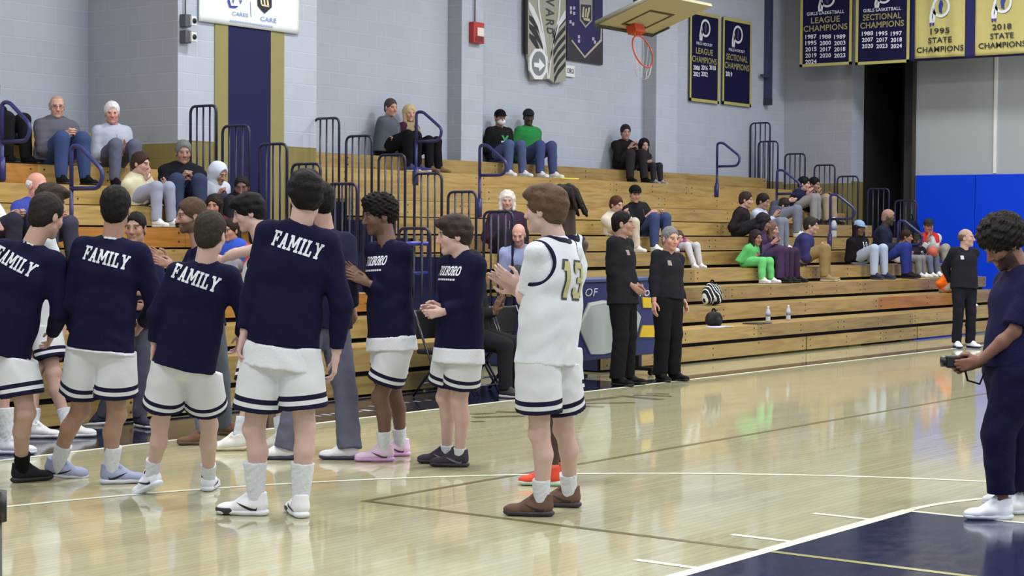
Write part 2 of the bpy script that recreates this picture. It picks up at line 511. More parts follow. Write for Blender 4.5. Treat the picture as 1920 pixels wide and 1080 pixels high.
def brim_field():
    f = Fld()
    f.ell((0, 0.085, 0.045), (0.072, 0.090, 0.010), k=0.01)
    f.cut((0, 0.055, 0.045), (0, -1, 0.1)); return f

# ---- hand (own frame: y = along the fingers, z = back of the hand, x = thumb side)
def hand_field(curl=0.35, spread=0.12, thumb=0.3):
    f = Fld()
    L = [(0.024, 0.090, 0.072, 0.0085), (0.008, 0.096, 0.080, 0.0088), (-0.009, 0.092, 0.074, 0.0085), (-0.025, 0.083, 0.058, 0.0075)]
    f.cap((0, -0.035, 0), (0, 0.02, 0), 0.026, 0.028, n=(0, 0, 1), sq=0.78, k=0.02)
    for i, (x, y, ln, r) in enumerate(L):
        f.cap((x*0.55, 0.015, 0), (x, y, 0.002), 0.0135, 0.0115, k=0.012)
        ang = 0.0; p = np.array([x, y, 0.002]); az = spread*(1.4-i)*-0.5
        for seg, fr in enumerate((0.45, 0.30, 0.25)):
            ang += curl*(0.9, 1.1, 0.8)[seg]*(1+0.12*i)
            d = np.array([-math.sin(az)*math.cos(ang), math.cos(ang), -math.sin(ang)])
            q = p+d*ln*fr
            f.cap(p, q, r*(1-0.07*seg), r*(0.95-0.09*seg), k=0.004); p = q
    p0 = np.array([0.020, 0.012, -0.004]); p1 = p0+np.array([0.026, 0.030, -0.012])
    p2 = p1+np.array([0.010-0.014*thumb, 0.027, -0.010-0.014*thumb]); p3 = p2+np.array([0.002-0.02*thumb, 0.024, -0.004-0.008*thumb])
    f.cap(p0, p1, 0.016, 0.0115, k=0.012); f.cap(p1, p2, 0.0105, 0.0098, k=0.004); f.cap(p2, p3, 0.0098, 0.008, k=0.004)
    return f
# ------------------------------------------------------------------ people
SKIN_PALE = srgb(194, 164, 158); SKIN_FAIR = srgb(184, 150, 140); SKIN_TAN = srgb(160, 126, 112)
SKIN_BROWN = srgb(106, 80, 70); SKIN_DARK = srgb(70, 54, 50)
HAIR_BLACK = srgb(20, 18, 19); HAIR_DARK = srgb(36, 30, 29); HAIR_BROWN = srgb(74, 58, 48); HAIR_GREY = srgb(128, 128, 130)
HAIR_WHITE = srgb(214, 214, 216); HAIR_BLOND = srgb(190, 170, 130)

def mesh_part(name, fld, h, base, mat, parent, label=None, attrs=None):
    V, F = fld.mesh(h)
    if len(F) == 0: return None
    at = attrs(V) if attrs else None
    o = link(name, np_mesh(name, V-base, F, attrs=at), mat, parent)
    if label: o['label'] = label
    return o

SLAB = {}
def _slab():
    s = 0.22; b = 0.15
    R = lambda x0, y0, x1, y1: [(x0, y0), (x1, y0), (x1, y1), (x0, y1)]
    foot = lambda x, y: R(x-0.20, y, x+0.20, y+b)
    top = lambda x: foot(x, 1-b)
    SLAB['F'] = (0.80, [R(.11, 0, .33, 1), foot(.22, 0), R(0, 1-b, .78, 1), R(.62, .72, .78, 1), R(.3, .42, .58, .58), R(.48, .34, .60, .66)])
    SLAB['A'] = (0.95, [[(.12, 0), (.34, 0), (.58, 1), (.36, 1)], [(.61, 0), (.83, 0), (.60, 1), (.38, 1)], R(.25, .26, .70, .40), foot(.20, 0), foot(.75, 0)])
    SLAB['M'] = (1.18, [R(.11, 0, .31, 1), R(.87, 0, 1.07, 1), [(.11, 1), (.36, 1), (.69, .25), (.50, .25)], [(1.07, 1), (.82, 1), (.49, .25), (.68, .25)], foot(.2, 0), foot(.97, 0), R(0, 1-b, .25, 1), R(.93, 1-b, 1.18, 1)])
    SLAB['I'] = (0.44, [R(.11, 0, .33, 1), foot(.22, 0), top(.22)])
    SLAB['L'] = (0.76, [R(.11, 0, .33, 1), top(.22), R(0, 0, .74, b), R(.58, 0, .74, .36)])
    SLAB['Y'] = (0.94, [R(.36, 0, .58, .5), [(.06, 1), (.30, 1), (.58, .44), (.36, .44)], [(.88, 1), (.64, 1), (.36, .44), (.58, .44)], foot(.47, 0), R(0, 1-b, .36, 1), R(.58, 1-b, .94, 1)])
    SLAB['O'] = (0.82, [R(0, .2, .22, .8), R(.58, .2, .80, .8), R(.2, 0, .6, .18), R(.2, .82, .6, 1), [(0, .2), (.2, 0), (.3, .16), (.2, .28)], [(.8, .2), (.6, 0), (.5, .16), (.6, .28)], [(0, .8), (.2, 1), (.3, .84), (.2, .72)], [(.8, .8), (.6, 1), (.5, .84), (.6, .72)]])
    SLAB['X'] = (0.90, [[(.08, 0), (.32, 0), (.80, 1), (.56, 1)], [(.80, 0), (.56, 0), (.08, 1), (.32, 1)], foot(.2, 0), foot(.68, 0), top(.2), top(.68)])
    SLAB['B'] = (0.82, [R(.11, 0, .33, 1), R(0, 0, .62, b), R(0, 1-b, .60, 1), R(.3, .43, .62, .57), R(.56, .1, .78, .46), R(.54, .54, .74, .9)])
    SLAB['R'] = (0.88, [R(.11, 0, .33, 1), foot(.22, 0), R(0, 1-b, .62, 1), R(.3, .42, .62, .56), R(.56, .5, .78, .92), [(.40, .44), (.62, .44), (.84, 0), (.60, 0)], R(.56, 0, .88, b)])
    SLAB['1'] = (0.46, [R(.12, 0, .36, 1), [(0, .74), (.14, .74), (.20, 1), (.12, 1)]])
    SLAB['3'] = (0.74, [R(.04, 0, .6, .17), R(.04, .83, .6, 1), R(.2, .43, .58, .58), R(.5, .08, .72, .48), R(.5, .54, .72, .92), R(0, .1, .2, .3), R(0, .7, .2, .9)])
_slab()
def slab_text(s, size, gap=0.10, aspect=0.66):
    V = []; F = []; x = 0
    for ch in s:
        w_, polys = SLAB[ch]
        for p in polys:
            n = len(V); V += [(a+x, b) for a, b in p]; F.append(tuple(range(n, n+len(p))))
        x += w_+gap
    V = np.array(V); V[:, 0] -= (x-gap)/2; V[:, 1] -= 0.5
    return V*size*np.array([aspect, 1.0]), F
def print_on(name, fld, V2, F, c, xd, yd, nd, base, mat, parent, eps=0.004, label=None, maxlen=0.03):
    """lay a flat print onto a garment's surface"""
    bm = bmesh.new()
    vs = [bm.verts.new((v[0], v[1], 0)) for v in V2]
    for f in F:
        try: bm.faces.new([vs[i] for i in f])
        except ValueError: pass
    bmesh.ops.triangulate(bm, faces=bm.faces[:])
    for _ in range(3):
        es = [e for e in bm.edges if e.calc_length() > maxlen]
        if not es: break
        bmesh.ops.subdivide_edges(bm, edges=es, cuts=1)
    bmesh.ops.triangulate(bm, faces=bm.faces[:])
    bm.verts.ensure_lookup_table(); bm.verts.index_update()
    P2 = np.array([v.co[:2] for v in bm.verts]); FF = np.array([[v.index for v in f.verts] for f in bm.faces])
    bm.free()
    P = c+P2[:, :1]*xd+P2[:, 1:]*yd+nd*0.30
    tot = np.zeros(len(P))
    for _ in range(45):
        d = fld.eval(P); st = np.minimum(np.maximum(d-eps, 0)*0.8, 0.03); P = P-nd*st[:, None]; tot += st
    okv = (fld.eval(P) < eps+0.012) & (tot < 0.45)
    FF = FF[okv[FF].all(1)]
    if not len(FF): return None
    use = np.unique(FF); rm = np.full(len(P), -1); rm[use] = np.arange(len(use)); P = P[use]; FF = rm[FF]
    n = np.cross(P[FF[:, 1]]-P[FF[:, 0]], P[FF[:, 2]]-P[FF[:, 0]])@nd
    FF[n < 0] = FF[n < 0][:, ::-1]
    o = link(name, np_mesh(name, P-base, FF, smooth=False), mat, parent)
    if label: o['label'] = label
    return o

def rot_frame(fwd, up=(0, 0, 1)):
    """columns: right, forward, up"""
    fwd = unit(fwd); r = unit(np.cross(fwd, up)); u = np.cross(r, fwd)
    return np.stack([r, fwd, u], 1)
def head_frame(az, pitch=0.0, roll=0.0, rf=None):
    """az: horizontal facing vector; pitch>0 looks down"""
    a = unit(np.array([az[0], az[1], 0])); z = np.array([0, 0, 1.0])
    f = a*math.cos(pitch)-z*math.sin(pitch)
    M = rot_frame(f, z)
    if roll:
        c, s = math.cos(roll), math.sin(roll)
        r, u = M[:, 0]*c-M[:, 2]*s, M[:, 0]*s+M[:, 2]*c
        M = np.stack([r, M[:, 1], u], 1)
    return M

def build_person(label, J, look, h=0.009, group=None):
    S = J['S']; g = look.get('girth', 1.0); P, Nk = J['P'], J['N']
    up = unit(Nk-P); T = np.linalg.norm(Nk-P)
    lat = J['lat']-up*(J['lat']@up); lat = unit(lat); fr = np.cross(up, lat)
    base = np.array([P[0], P[1], J['floor']])
    root = empty('person', base, label, 'person', group)
    skin = np.array(look.get('skin', SKIN_FAIR)); hairc = look.get('hairc', HAIR_DARK)
    near = h < 0.011
    seed = abs(hash(tuple(np.round(P, 2)))) % 9999
    sh, el, wr, hip, kn, an = [J[k] for k in ('sh', 'el', 'wr', 'hip', 'kn', 'an')]
    # ---- body: one skin
    f = Fld()
    f.cap(hip[0], hip[1], 0.088*S*g, n=fr, sq=0.85, k=0.04)
    f.cap(P+up*0.10*T, P+up*0.55*T, 0.115*S*g, 0.125*S*g, n=fr, sq=0.68, k=0.05)
    f.cap(P+up*0.66*T-lat*0.05*S, P+up*0.66*T+lat*0.05*S, 0.105*S*g, n=fr, sq=0.85, k=0.05)
    for i in (0, 1):
        f.cap(Nk-up*0.05*S, sh[i], 0.050*S, 0.046*S, k=0.04)
        f.cap(sh[i], el[i], 0.047*S*g**.5, 0.038*S*g**.5, k=0.02)
        f.cap(el[i], el[i]*0.65+wr[i]*0.35, 0.037*S, 0.039*S*g**.5, k=0.015)
        f.cap(el[i]*0.65+wr[i]*0.35, wr[i], 0.039*S*g**.5, 0.026*S, k=0.015)
        f.cap(hip[i], kn[i], 0.083*S*g**.7, 0.054*S*g**.5, k=0.03)
        sd = unit(an[i]-kn[i]); bk = J['back'][i]
        mid = kn[i]*0.68+an[i]*0.32+bk*0.016*S
        f.cap(kn[i], mid, 0.053*S*g**.5, 0.052*S*g**.5, k=0.02)
        f.cap(mid, an[i], 0.052*S*g**.5, 0.034*S, k=0.02)
        f.ell(kn[i]-bk*0.020*S, np.array([0.040]*3)*S, k=0.03)
    f.cap(Nk-up*0.06*S, Nk+up*0.02*S, 0.058*S, 0.050*S, k=0.03)
    V, F = f.mesh(h)
    Vs, Fs, Cs = [V], [F], [np.tile(skin, (len(V), 1))]
    # head
    Rh, Hd, hs = J['Rh'], J['H'], J['hs']*(1.06 if near else 1.03)
    nb = ((Nk-up*0.03*S)-Hd)@Rh/hs
    hf = head_field(nb)
    V, F = hf.mesh(0.0042 if near else 0.0068)
    Cs.append(head_colours(V, skin, hairc, look.get('beard'), look.get('scalp')))
    Fs.append(F+sum(len(v) for v in Vs)); Vs.append(Hd+(V*hs)@Rh.T)
    # hands
    for i in (0, 1):
        if look.get('gloves_hidden'): continue
        y = J['hdir'][i]; z = J['hnor'][i]; z = unit(z-y*(z@y)); x = np.cross(y, z)
        sgn = 1.0
        # thumb side: x of the right hand points inwards when the back of the hand faces outwards
        M = np.stack([x*J['thumb'][i], y, z], 1)
        hfld = hand_field(J['curl'][i], 0.10, 0.4)
        V, F = hfld.mesh(0.0034 if near else 0.0058)
        if np.linalg.det(M) < 0: F = F[:, ::-1]
        hsz = S*0.97
        Fs.append(F+sum(len(v) for v in Vs)); Vs.append(wr[i]+y*0.02*S+(V*hsz)@M.T)
        Cs.append(np.tile(skin*np.array([1.0, 0.95, 0.94]), (len(V), 1)))
    V = np.concatenate(Vs); F = np.concatenate(Fs); Cc = np.concatenate(Cs)
    link('body', np_mesh('body', V-base, F, cols=Cc), skin_mat(), root)
    # ---- hair and headwear
    def head_part(name, fld, hh, mat, label=None):
        V, F = fld.mesh(hh)
        o = link(name, np_mesh(name, Hd+(V*hs)@Rh.T-base, F), mat, root)
        if label: o['label'] = label
        return o
    hh = 0.0048 if near else 0.0072
    if look.get('hair'):
        head_part('hair', hair_field(look['hair']), hh, hair_mat(hairc), look.get('hair_label'))
    if look.get('hood'):
        head_part('hood', hair_field('hood'), hh, cloth(look['hood']))
    if look.get('cap'):
        cp = head_part('cap', cap_field(), hh, cloth(look['cap']))
        V, F = brim_field().mesh(0.005)
        br = link('cap_brim', np_mesh('cap_brim', Hd+(V*hs)@Rh.T-base, F), cloth(look.get('brim', look['cap'])), cp)
    if look.get('mask'):
        mf = Fld(); mf.ell((0, 0.055, -0.055), (0.062, 0.058, 0.050), k=0.01); mf.cut((0, 0.04, 0), (0, -1, 0))
        head_part('face_mask', mf, 0.005, cloth(look['mask']))
    if look.get('glasses'):
        gb = MB(base)
        for sx in (-1, 1):
            ring = [Hd+Rh@(np.array([sx*0.031+0.021*math.cos(t), 0.100, 0.002+0.016*math.sin(t)])*hs) for t in np.linspace(0, 6.28, 14)[:-1]]
            gb.tube(ring, 0.002*hs, 5, closed=True)
            gb.tube([Hd+Rh@(np.array(p)*hs) for p in ((sx*0.052, 0.098, 0.005), (sx*0.078, 0.06, 0.006), (sx*0.082, -0.005, 0.004))], 0.002*hs, 5)
        gb.tube([Hd+Rh@(np.array(p)*hs) for p in ((-0.010, 0.102, 0.004), (0.010, 0.102, 0.004))], 0.002*hs, 5)
        gb.build('eyeglasses', plain(srgb(40, 36, 36), 0.3), root)
    # ---- top
    tp = look['top']; col = tp['col']; off = tp.get('fit', 0.0)*S
    def torso_field(off, sleeves, hem, sl_off=0.0, wr_f=0.93):
        f = Fld()
        lo = tp.get('low', 0.198)*S*g**.7+off
        f.cap(P-up*0.16*S+fr*0.004*S, P+up*0.26*T, lo, 0.160*S*g+off, n=fr, sq=0.74, k=0.05)
        f.cap(P+up*0.22*T, P+up*0.58*T, 0.155*S*g+off, 0.158*S*g**.8+off, n=fr, sq=0.74, k=0.06)
        f.cap(P+up*0.68*T-lat*0.05*S, P+up*0.68*T+lat*0.05*S, 0.115*S*g**.8+off, n=fr, sq=0.92, k=0.06)
        f.cap(P+up*0.62*T-lat*0.055*S-fr*0.025*S, P+up*0.80*T+lat*0.0-fr*0.03*S, 0.10*S, 0.09*S, k=0.05)
        for i in (0, 1):
            f.cap(Nk-up*0.040*S, sh[i]-up*0.002*S, 0.058*S+off*0.5, 0.050*S+off*0.6, k=0.05)
            rs = 0.058*S*g**.5+off*0.7+sl_off
            if sleeves == 'long':
                e2 = el[i]*(1-wr_f)+wr[i]*wr_f
                f.cap(sh[i], el[i], rs, 0.053*S*g**.4+off*0.6+sl_off, k=0.035)
                f.cap(el[i], e2, 0.053*S*g**.4+off*0.6+sl_off, 0.037*S+off*0.4+sl_off*0.6, k=0.02, fb=True)
            elif sleeves == 'short':
                e2 = sh[i]*0.32+el[i]*0.68
                f.cap(sh[i], e2, rs, rs*0.98+0.004, k=0.035, fb=True)
            elif sleeves == 'half':
                f.cap(sh[i], sh[i]*0.12+el[i]*0.88, rs, rs*0.9, k=0.035, fb=True)
        nk = J['neckdir']
        f.cap(Nk-up*0.035*S+fr*0.012*S, Nk+nk*0.12*S, tp.get('neck', 0.060)*S, n=None, k=0.012, op='s')
        f.cut(P+up*hem*S, -up)
        wr_ = wrinkles(0.0028*S, 20, seed)
        if tp.get('quilt'):
            f.noise = lambda X: wr_(X)-0.006*np.abs(np.sin(((X-P)@up)*38))
        else: f.noise = wr_
        return f
    tf = torso_field(off, tp.get('sleeve', 'long'), tp.get('hem', -0.07), tp.get('sl', 0.0))
    if tp.get('jersey'):       # sleeveless game shirt over a plain tee
        tee = torso_field(-0.004, tp.get('tee', 'short'), 0.0)
        if tp.get('tee', 'short') != 'none':
            mesh_part('undershirt', tee, h, base, cloth(WHITE), root)
        def at(V):
            v = np.full(len(V), 9.0)
            for i in (0, 1):
                c = sh[i]-up*0.055*S+lat*(1 if i else -1)*0.03*S
                v = np.minimum(v, np.abs(np.linalg.norm(V-c, axis=1)-0.120*S))
            d = np.linalg.norm((V-Nk-fr*0.01*S)-np.outer((V-Nk)@up, up)*0.6, axis=1)
            v = np.minimum(v, np.abs(d-0.088*S)*1.0)
            return {'trim': v}
        tf2 = torso_field(off+0.004, 'none', tp.get('hem', -0.07))
        for i in (0, 1):
            c = sh[i]-up*0.055*S+lat*(1 if i else -1)*0.03*S
            tf2.ell(c, np.array([0.112]*3)*S, k=0.006, op='s')
        tf = tf2
        mesh_part('jersey', tf2, h, base, attr_stripe('jersey_knit', 'trim', WHITE, [(-1, 0.0115, NAVY)]), root, attrs=at)
    else:
        mesh_part(tp.get('name', 'sweatshirt'), tf, h, base, cloth(col), root, tp.get('label'))
    if tp.get('collar'):
        cf = Fld()
        nk = J['neckdir']
        pts = [Nk-up*0.022*S+fr*0.006*S+(lat*math.cos(t)+fr*math.sin(t))*0.066*S+up*(-0.020*S*math.sin(t)) for t in np.linspace(0, 2*math.pi, 17)]
        for a, b in zip(pts[:-1], pts[1:]): cf.cap(a, b, 0.010*S, k=0.006)
        mesh_part('collar', cf, 0.006 if near else 0.009, base, cloth(tp['collar']), root)
    if tp.get('name') == 'hooded_top' and not look.get('hood'):
        hf_ = Fld(); pts = [Nk-up*0.015*S-fr*0.02*S+(lat*math.sin(t)*0.085-fr*math.cos(t)*0.060)*S-up*0.02*S*abs(math.sin(t)) for t in np.linspace(-1.9, 1.9, 9)]
        for q, (a, b) in enumerate(zip(pts[:-1], pts[1:])): hf_.cap(a, b, (0.028 if 1 < q < 6 else 0.022)*S, k=0.02)
        mesh_part('hood', hf_, 0.012, base, cloth(col), root)
    if tp.get('undertee'):
        uf = torso_field(off+0.003, 'none', tp['undertee']); uf.cut(P+up*(tp.get('hem', -0.07)+0.004)*S, up)
        mesh_part('undershirt', uf, h, base, cloth(WHITE), root)
    if tp.get('vest'):
        vf = torso_field(off+0.012, 'none', tp.get('hem', -0.05))
        c1 = P+up*0.5*T+fr*0.25
        vf.cap(P-up*0.3+fr*0.2, Nk+up*0.2+fr*0.16, 0.075*S, k=0.01, op='s')
        mesh_part('vest', vf, h, base, cloth(tp['vest']), root)
    if tp.get('zip') is not None and J['S'] > 0.6:
        V2 = np.array([(-0.008, -0.33), (0.008, -0.33), (0.008, 0.30), (-0.008, 0.30)])*T
        print_on('zip', tf, V2, [(0, 1, 2, 3)], P+up*0.45*T, -lat, up, fr, base, plain(tp['zip'], 0.5, name='zip_tape'), root, 0.003)
    for pr in tp.get('prints', []):
        V2, FF = pr['mesh']
        sgn = -1 if pr['side'] == 'back' else 1
        nd = fr*sgn
        xd = lat if sgn < 0 else -lat
        c = P+up*pr['h']*T+xd*pr.get('x', 0.0)*S
        tilt = pr.get('tilt', 0.0)
        xx = xd*math.cos(tilt)+up*math.sin(tilt); yy = -xd*math.sin(tilt)+up*math.cos(tilt)
        print_on(pr.get('name', 'lettering'), tf, np.asarray(V2), FF, c, xx, yy, nd, base, plain(pr.get('col', WHITE), 0.7, name='print_ink'), root, pr.get('eps', 0.004), pr.get('label'))
    # ---- bottom
    bt = look['bottom']; boff = bt.get('fit', 0.012)*S
    f = Fld()
    f.cap(hip[0], hip[1], 0.092*S*g+boff, n=fr, sq=0.90, k=0.04)
    f.cap(P-up*0.02*S, P+up*0.12*S, 0.135*S*g+boff, 0.135*S*g+boff, n=fr, sq=0.72, k=0.04)
    if bt['type'] == 'shorts':
        kf = bt.get('len', 0.80)
        ends = []
        for i in (0, 1):
            e2 = hip[i]*(1-kf)+kn[i]*kf
            f.cap(hip[i], e2, 0.094*S*g+boff, bt.get('flare', 0.108)*S+boff, k=0.018, fb=True); ends.append((hip[i], e2))
        f.cut(P+up*(tp.get('hem', -0.07)+0.012)*S, up); f.noise = wrinkles(0.0032*S, 17, seed+5)
        def at(V):
            ds = []; dd = []
            for a, b in ends:
                u_ = unit(b-a); ds.append((b-V)@u_); q = V-a; dd.append(np.linalg.norm(q-np.outer(q@u_, u_), axis=1))
            return {'hem': np.where(dd[0] < dd[1], ds[0], ds[1])/S}
        if bt.get('stripes'):
            m = attr_stripe('striped_short_mesh', 'hem', srgb(206, 212, 220), [(-1, 0.027, NAVY), (0.051, 0.078, NAVY)])
            mesh_part('shorts', f, h, base, m, root, attrs=at)
        else: mesh_part('shorts', f, h, base, cloth(bt['col']), root)
    else:
        for i in (0, 1):
            e2 = an[i]+unit(an[i]-kn[i])*0.015*S
            if bt.get('cuff'): e2 = an[i]*0.85+kn[i]*0.15
            r3 = bt.get('ankle', 0.062)*S
            f.cap(hip[i], kn[i], 0.098*S*g**.7+boff, 0.070*S*g**.5+boff*0.8, k=0.02)
            f.cap(kn[i], e2, 0.070*S*g**.5+boff*0.8, r3, k=0.02, fb=True)
        if not bt.get('seated'): f.cut(P+up*(min(tp.get('hem', -0.07), tp.get('undertee') or 9)+0.035)*S, up)
        f.noise = wrinkles(0.003*S, 17, seed+5)
        mesh_part('trousers', f, h, base, cloth(bt['col'], name='trouser_cloth'), root)
    # ---- socks and shoes
    sc = look.get('shoe', (WHITE, WHITE)); 
    hs_ = 0.0055 if near else 0.009
    for i in (0, 1):
        if J.get('nofoot') and i in J['nofoot']: continue
        a = an[i]; sd = unit(kn[i]-a)
        if bt['type'] == 'shorts' and look.get('sock') is not None:
            sf = Fld(); sf.cap(a-np.array([0, 0, 0.03])*S, a+sd*look.get('sock_h', 0.12)*S, 0.040*S, (0.0405+0.085*look.get('sock_h', 0.12)+(0.006 if look.get('sock_h', 0.12) > 0.18 else 0))*S, k=0.01, fb=True)
            sf.noise = wrinkles(0.0015, 80, 3)
            mesh_part('sock', sf, hs_, base, cloth(look['sock'], name='sock_knit'), root)
        t = unit(J['toe'][i]*np.array([1, 1, 0])); pit = J['pitch'][i]; rl = J['froll'][i]
        r = np.cross(t, (0, 0, 1.0)); z = np.array([0, 0, 1.0])
        t2 = t*math.cos(pit)-z*math.sin(pit); u2 = z*math.cos(pit)+t*math.sin(pit)
        r2 = r*math.cos(rl)+u2*math.sin(rl); u3 = u2*math.cos(rl)-r*math.sin(rl)
        M = np.stack([r2, t2, u3], 1)
        o = a-M@(np.array([0, -0.012, 0.088])*S)
        sf = Fld()
        sf.cap((0, -0.028, 0.056), (0, 0.060, 0.054), 0.040, 0.041, n=(0, 0, 1), sq=0.95, k=0.02)
        sf.cap((0, 0.055, 0.050), (0, 0.135, 0.036), 0.043, 0.040, n=(0, 0, 1), sq=0.70, k=0.03)
        sf.ell((0, 0.150, 0.036), (0.042, 0.052, 0.026), k=0.02)
        sf.cap((0, -0.034, 0.06), (0, -0.030, 0.122), 0.041, 0.040, k=0.02, fb=True)
        sf.cap((0, -0.010, 0.06), (0, -0.004, 0.112), 0.041, 0.040, k=0.02, fb=True)
        sf.cap((0, 0.070, 0.080), (0, 0.012, 0.135), 0.024, 0.022, n=(0, 0.7, 0.7), sq=0.5, k=0.02)
        sf.cap((0, -0.012, 0.108), (0, -0.012, 0.20), 0.0325, k=0.006, op='s')
        sf.cut((0, 0, 0.024), (0, 0, -1))
        V, F = sf.mesh(hs_)
        us, so = sc[0], sc[1]
        shoe = link('shoe', np_mesh('shoe', o+(V*S)@M.T-base, F), cloth(us, name='shoe_upper', bump=0.1, rough=0.6), root)
        lf = Fld()
        lf.cap((0, -0.040, 0.019), (0, 0.05, 0.018), 0.0435, 0.0405, n=(0, 0, 1), sq=0.50, k=0.02)
        lf.cap((0, 0.05, 0.018), (0, 0.158, 0.021), 0.0405, 0.0455, n=(0, 0, 1), sq=0.46, k=0.02)
        lf.cut((0, 0, 0.0), (0, 0, -1))
        V, F = lf.mesh(hs_)
        sole = link('shoe_sole', np_mesh('shoe_sole', o+(V*S)@M.T-base, F), plain(so, 0.55, name='rubber'), shoe)
        if near and look.get('laces') is not None:
            lb = MB(base); lcol = look['laces']
            for q in range(5):
                y = 0.030+0.019*q; zz = 0.103-0.0105*q
                lb.tube([o+M@(np.array(p)*S) for p in ((-0.024, y, zz-0.014), (-0.012, y+0.002, zz), (0.012, y+0.006, zz), (0.024, y+0.008, zz-0.014))], 0.0042*S, 5)
            lb.build('laces', plain(lcol, 0.8, name='lace'), shoe)
        if near and look.get('swoosh') is not None:
            for sx in (-1, 1):
                up_ = [(-0.030, 0.050), (-0.022, 0.040), (-0.008, 0.040), (0.012, 0.046), (0.045, 0.060), (0.085, 0.074)]
                lo_ = [(-0.030, 0.050), (-0.026, 0.030), (-0.006, 0.024), (0.016, 0.032), (0.048, 0.050), (0.085, 0.074)]
                P2 = np.array(up_+lo_); tri = [(i, i+1, i+7, i+6) for i in range(5)]
                print_on('shoe_mark', _Xf(sf, o, M, S), P2*S, tri, o, M[:, 1], M[:, 2], M[:, 0]*sx, base, plain(look['swoosh'], 0.6, name='print_ink'), shoe, 0.002, maxlen=0.012)
        if look.get('toe_cap') is not None:
            tf_ = Fld(); tf_.ell((0, 0.140, 0.030), (0.0495, 0.068, 0.034), k=0.01)
            tf_.cut((0, 0, 0.002), (0, 0, -1)); tf_.cut((0, 0.105, 0.02), (0, -1, 0.3)); tf_.cut((0, 0, 0.042), (0, 0, 1))
            V, F = tf_.mesh(hs_)
            link('toe_cap', np_mesh('toe_cap', o+(V*S)@M.T-base, F), plain(look['toe_cap'], 0.5, name='rubber'), shoe)
        if look.get('heel_collar') is not None:
            cf = Fld(); cf.cap((0, -0.034, 0.088), (0, -0.030, 0.126), 0.0425, 0.0415, k=0.01, fb=True, fa=True); cf.cap((0, -0.010, 0.098), (0, -0.004, 0.120), 0.0425, 0.0415, k=0.01, fb=True, fa=True); cf.cap((0, -0.012, 0.108), (0, -0.012, 0.20), 0.0325, k=0.006, op='s')
            V, F = cf.mesh(hs_)
            link('shoe_collar', np_mesh('shoe_collar', o+(V*S)@M.T-base, F), cloth(look['heel_collar']), shoe)
    return root, tf, base
class _Xf:
    """a field placed in the world"""
    def __init__(s, f, o, M, S): s.f, s.o, s.M, s.S = f, o, M, S
    def eval(s, P): return s.f.eval(((P-s.o)@s.M)/s.S)*s.S

def finish(J):
    """derive hand frames and shin backs"""
    J.setdefault('curl', [0.35, 0.35])
    J['hdir'] = J.get('hdir') or [None, None]; J['hnor'] = J.get('hnor') or [None, None]
    ha = J['ha']; J['wr'] = [None, None]; J['thumb'] = [1, -1]
    lat = J['lat']
    for i in (0, 1):
        d = J['hdir'][i] if J['hdir'][i] is not None else unit(ha[i]-J['el'][i])
        d = unit(d); J['hdir'][i] = d
        J['wr'][i] = ha[i]-d*0.085*J['S']
        out = lat*(1 if i else -1)
        if J['hnor'][i] is None: J['hnor'][i] = out+0.05*unit(np.cross((0, 0, 1.0), lat))
        z = unit(J['hnor'][i]-d*(J['hnor'][i]@d)); x = np.cross(d, z)
        # choose the side that makes the thumb point forwards or upwards
        want = J.get('thumbdir', unit(np.cross((0, 0, 1.0), lat))+np.array([0, 0, 0.8]))
        J['thumb'][i] = 1 if x@want > 0 else -1
    J['back'] = []
    for i in (0, 1):
        s = unit(J['an'][i]-J['kn'][i]); b = -np.asarray(J['toe'][i], float); b = b-s*(b@s)
        J['back'].append(unit(b))
    J['neckdir'] = unit(J['H']+J['Rh']@np.array([0, -0.03, -0.06])-J['N'])
    J.setdefault('pitch', [0, 0]); J.setdefault('froll', [0, 0])
    return J

def vdir(phi):
    """facing angle seen from the camera: 0 towards it, 90 to the picture's right, 180 away, -90 left"""
    f = unit(VF*np.array([1, 1, 0])); r = unit(VR*np.array([1, 1, 0]))
    a = math.radians(phi); return -f*math.cos(a)+r*math.sin(a)

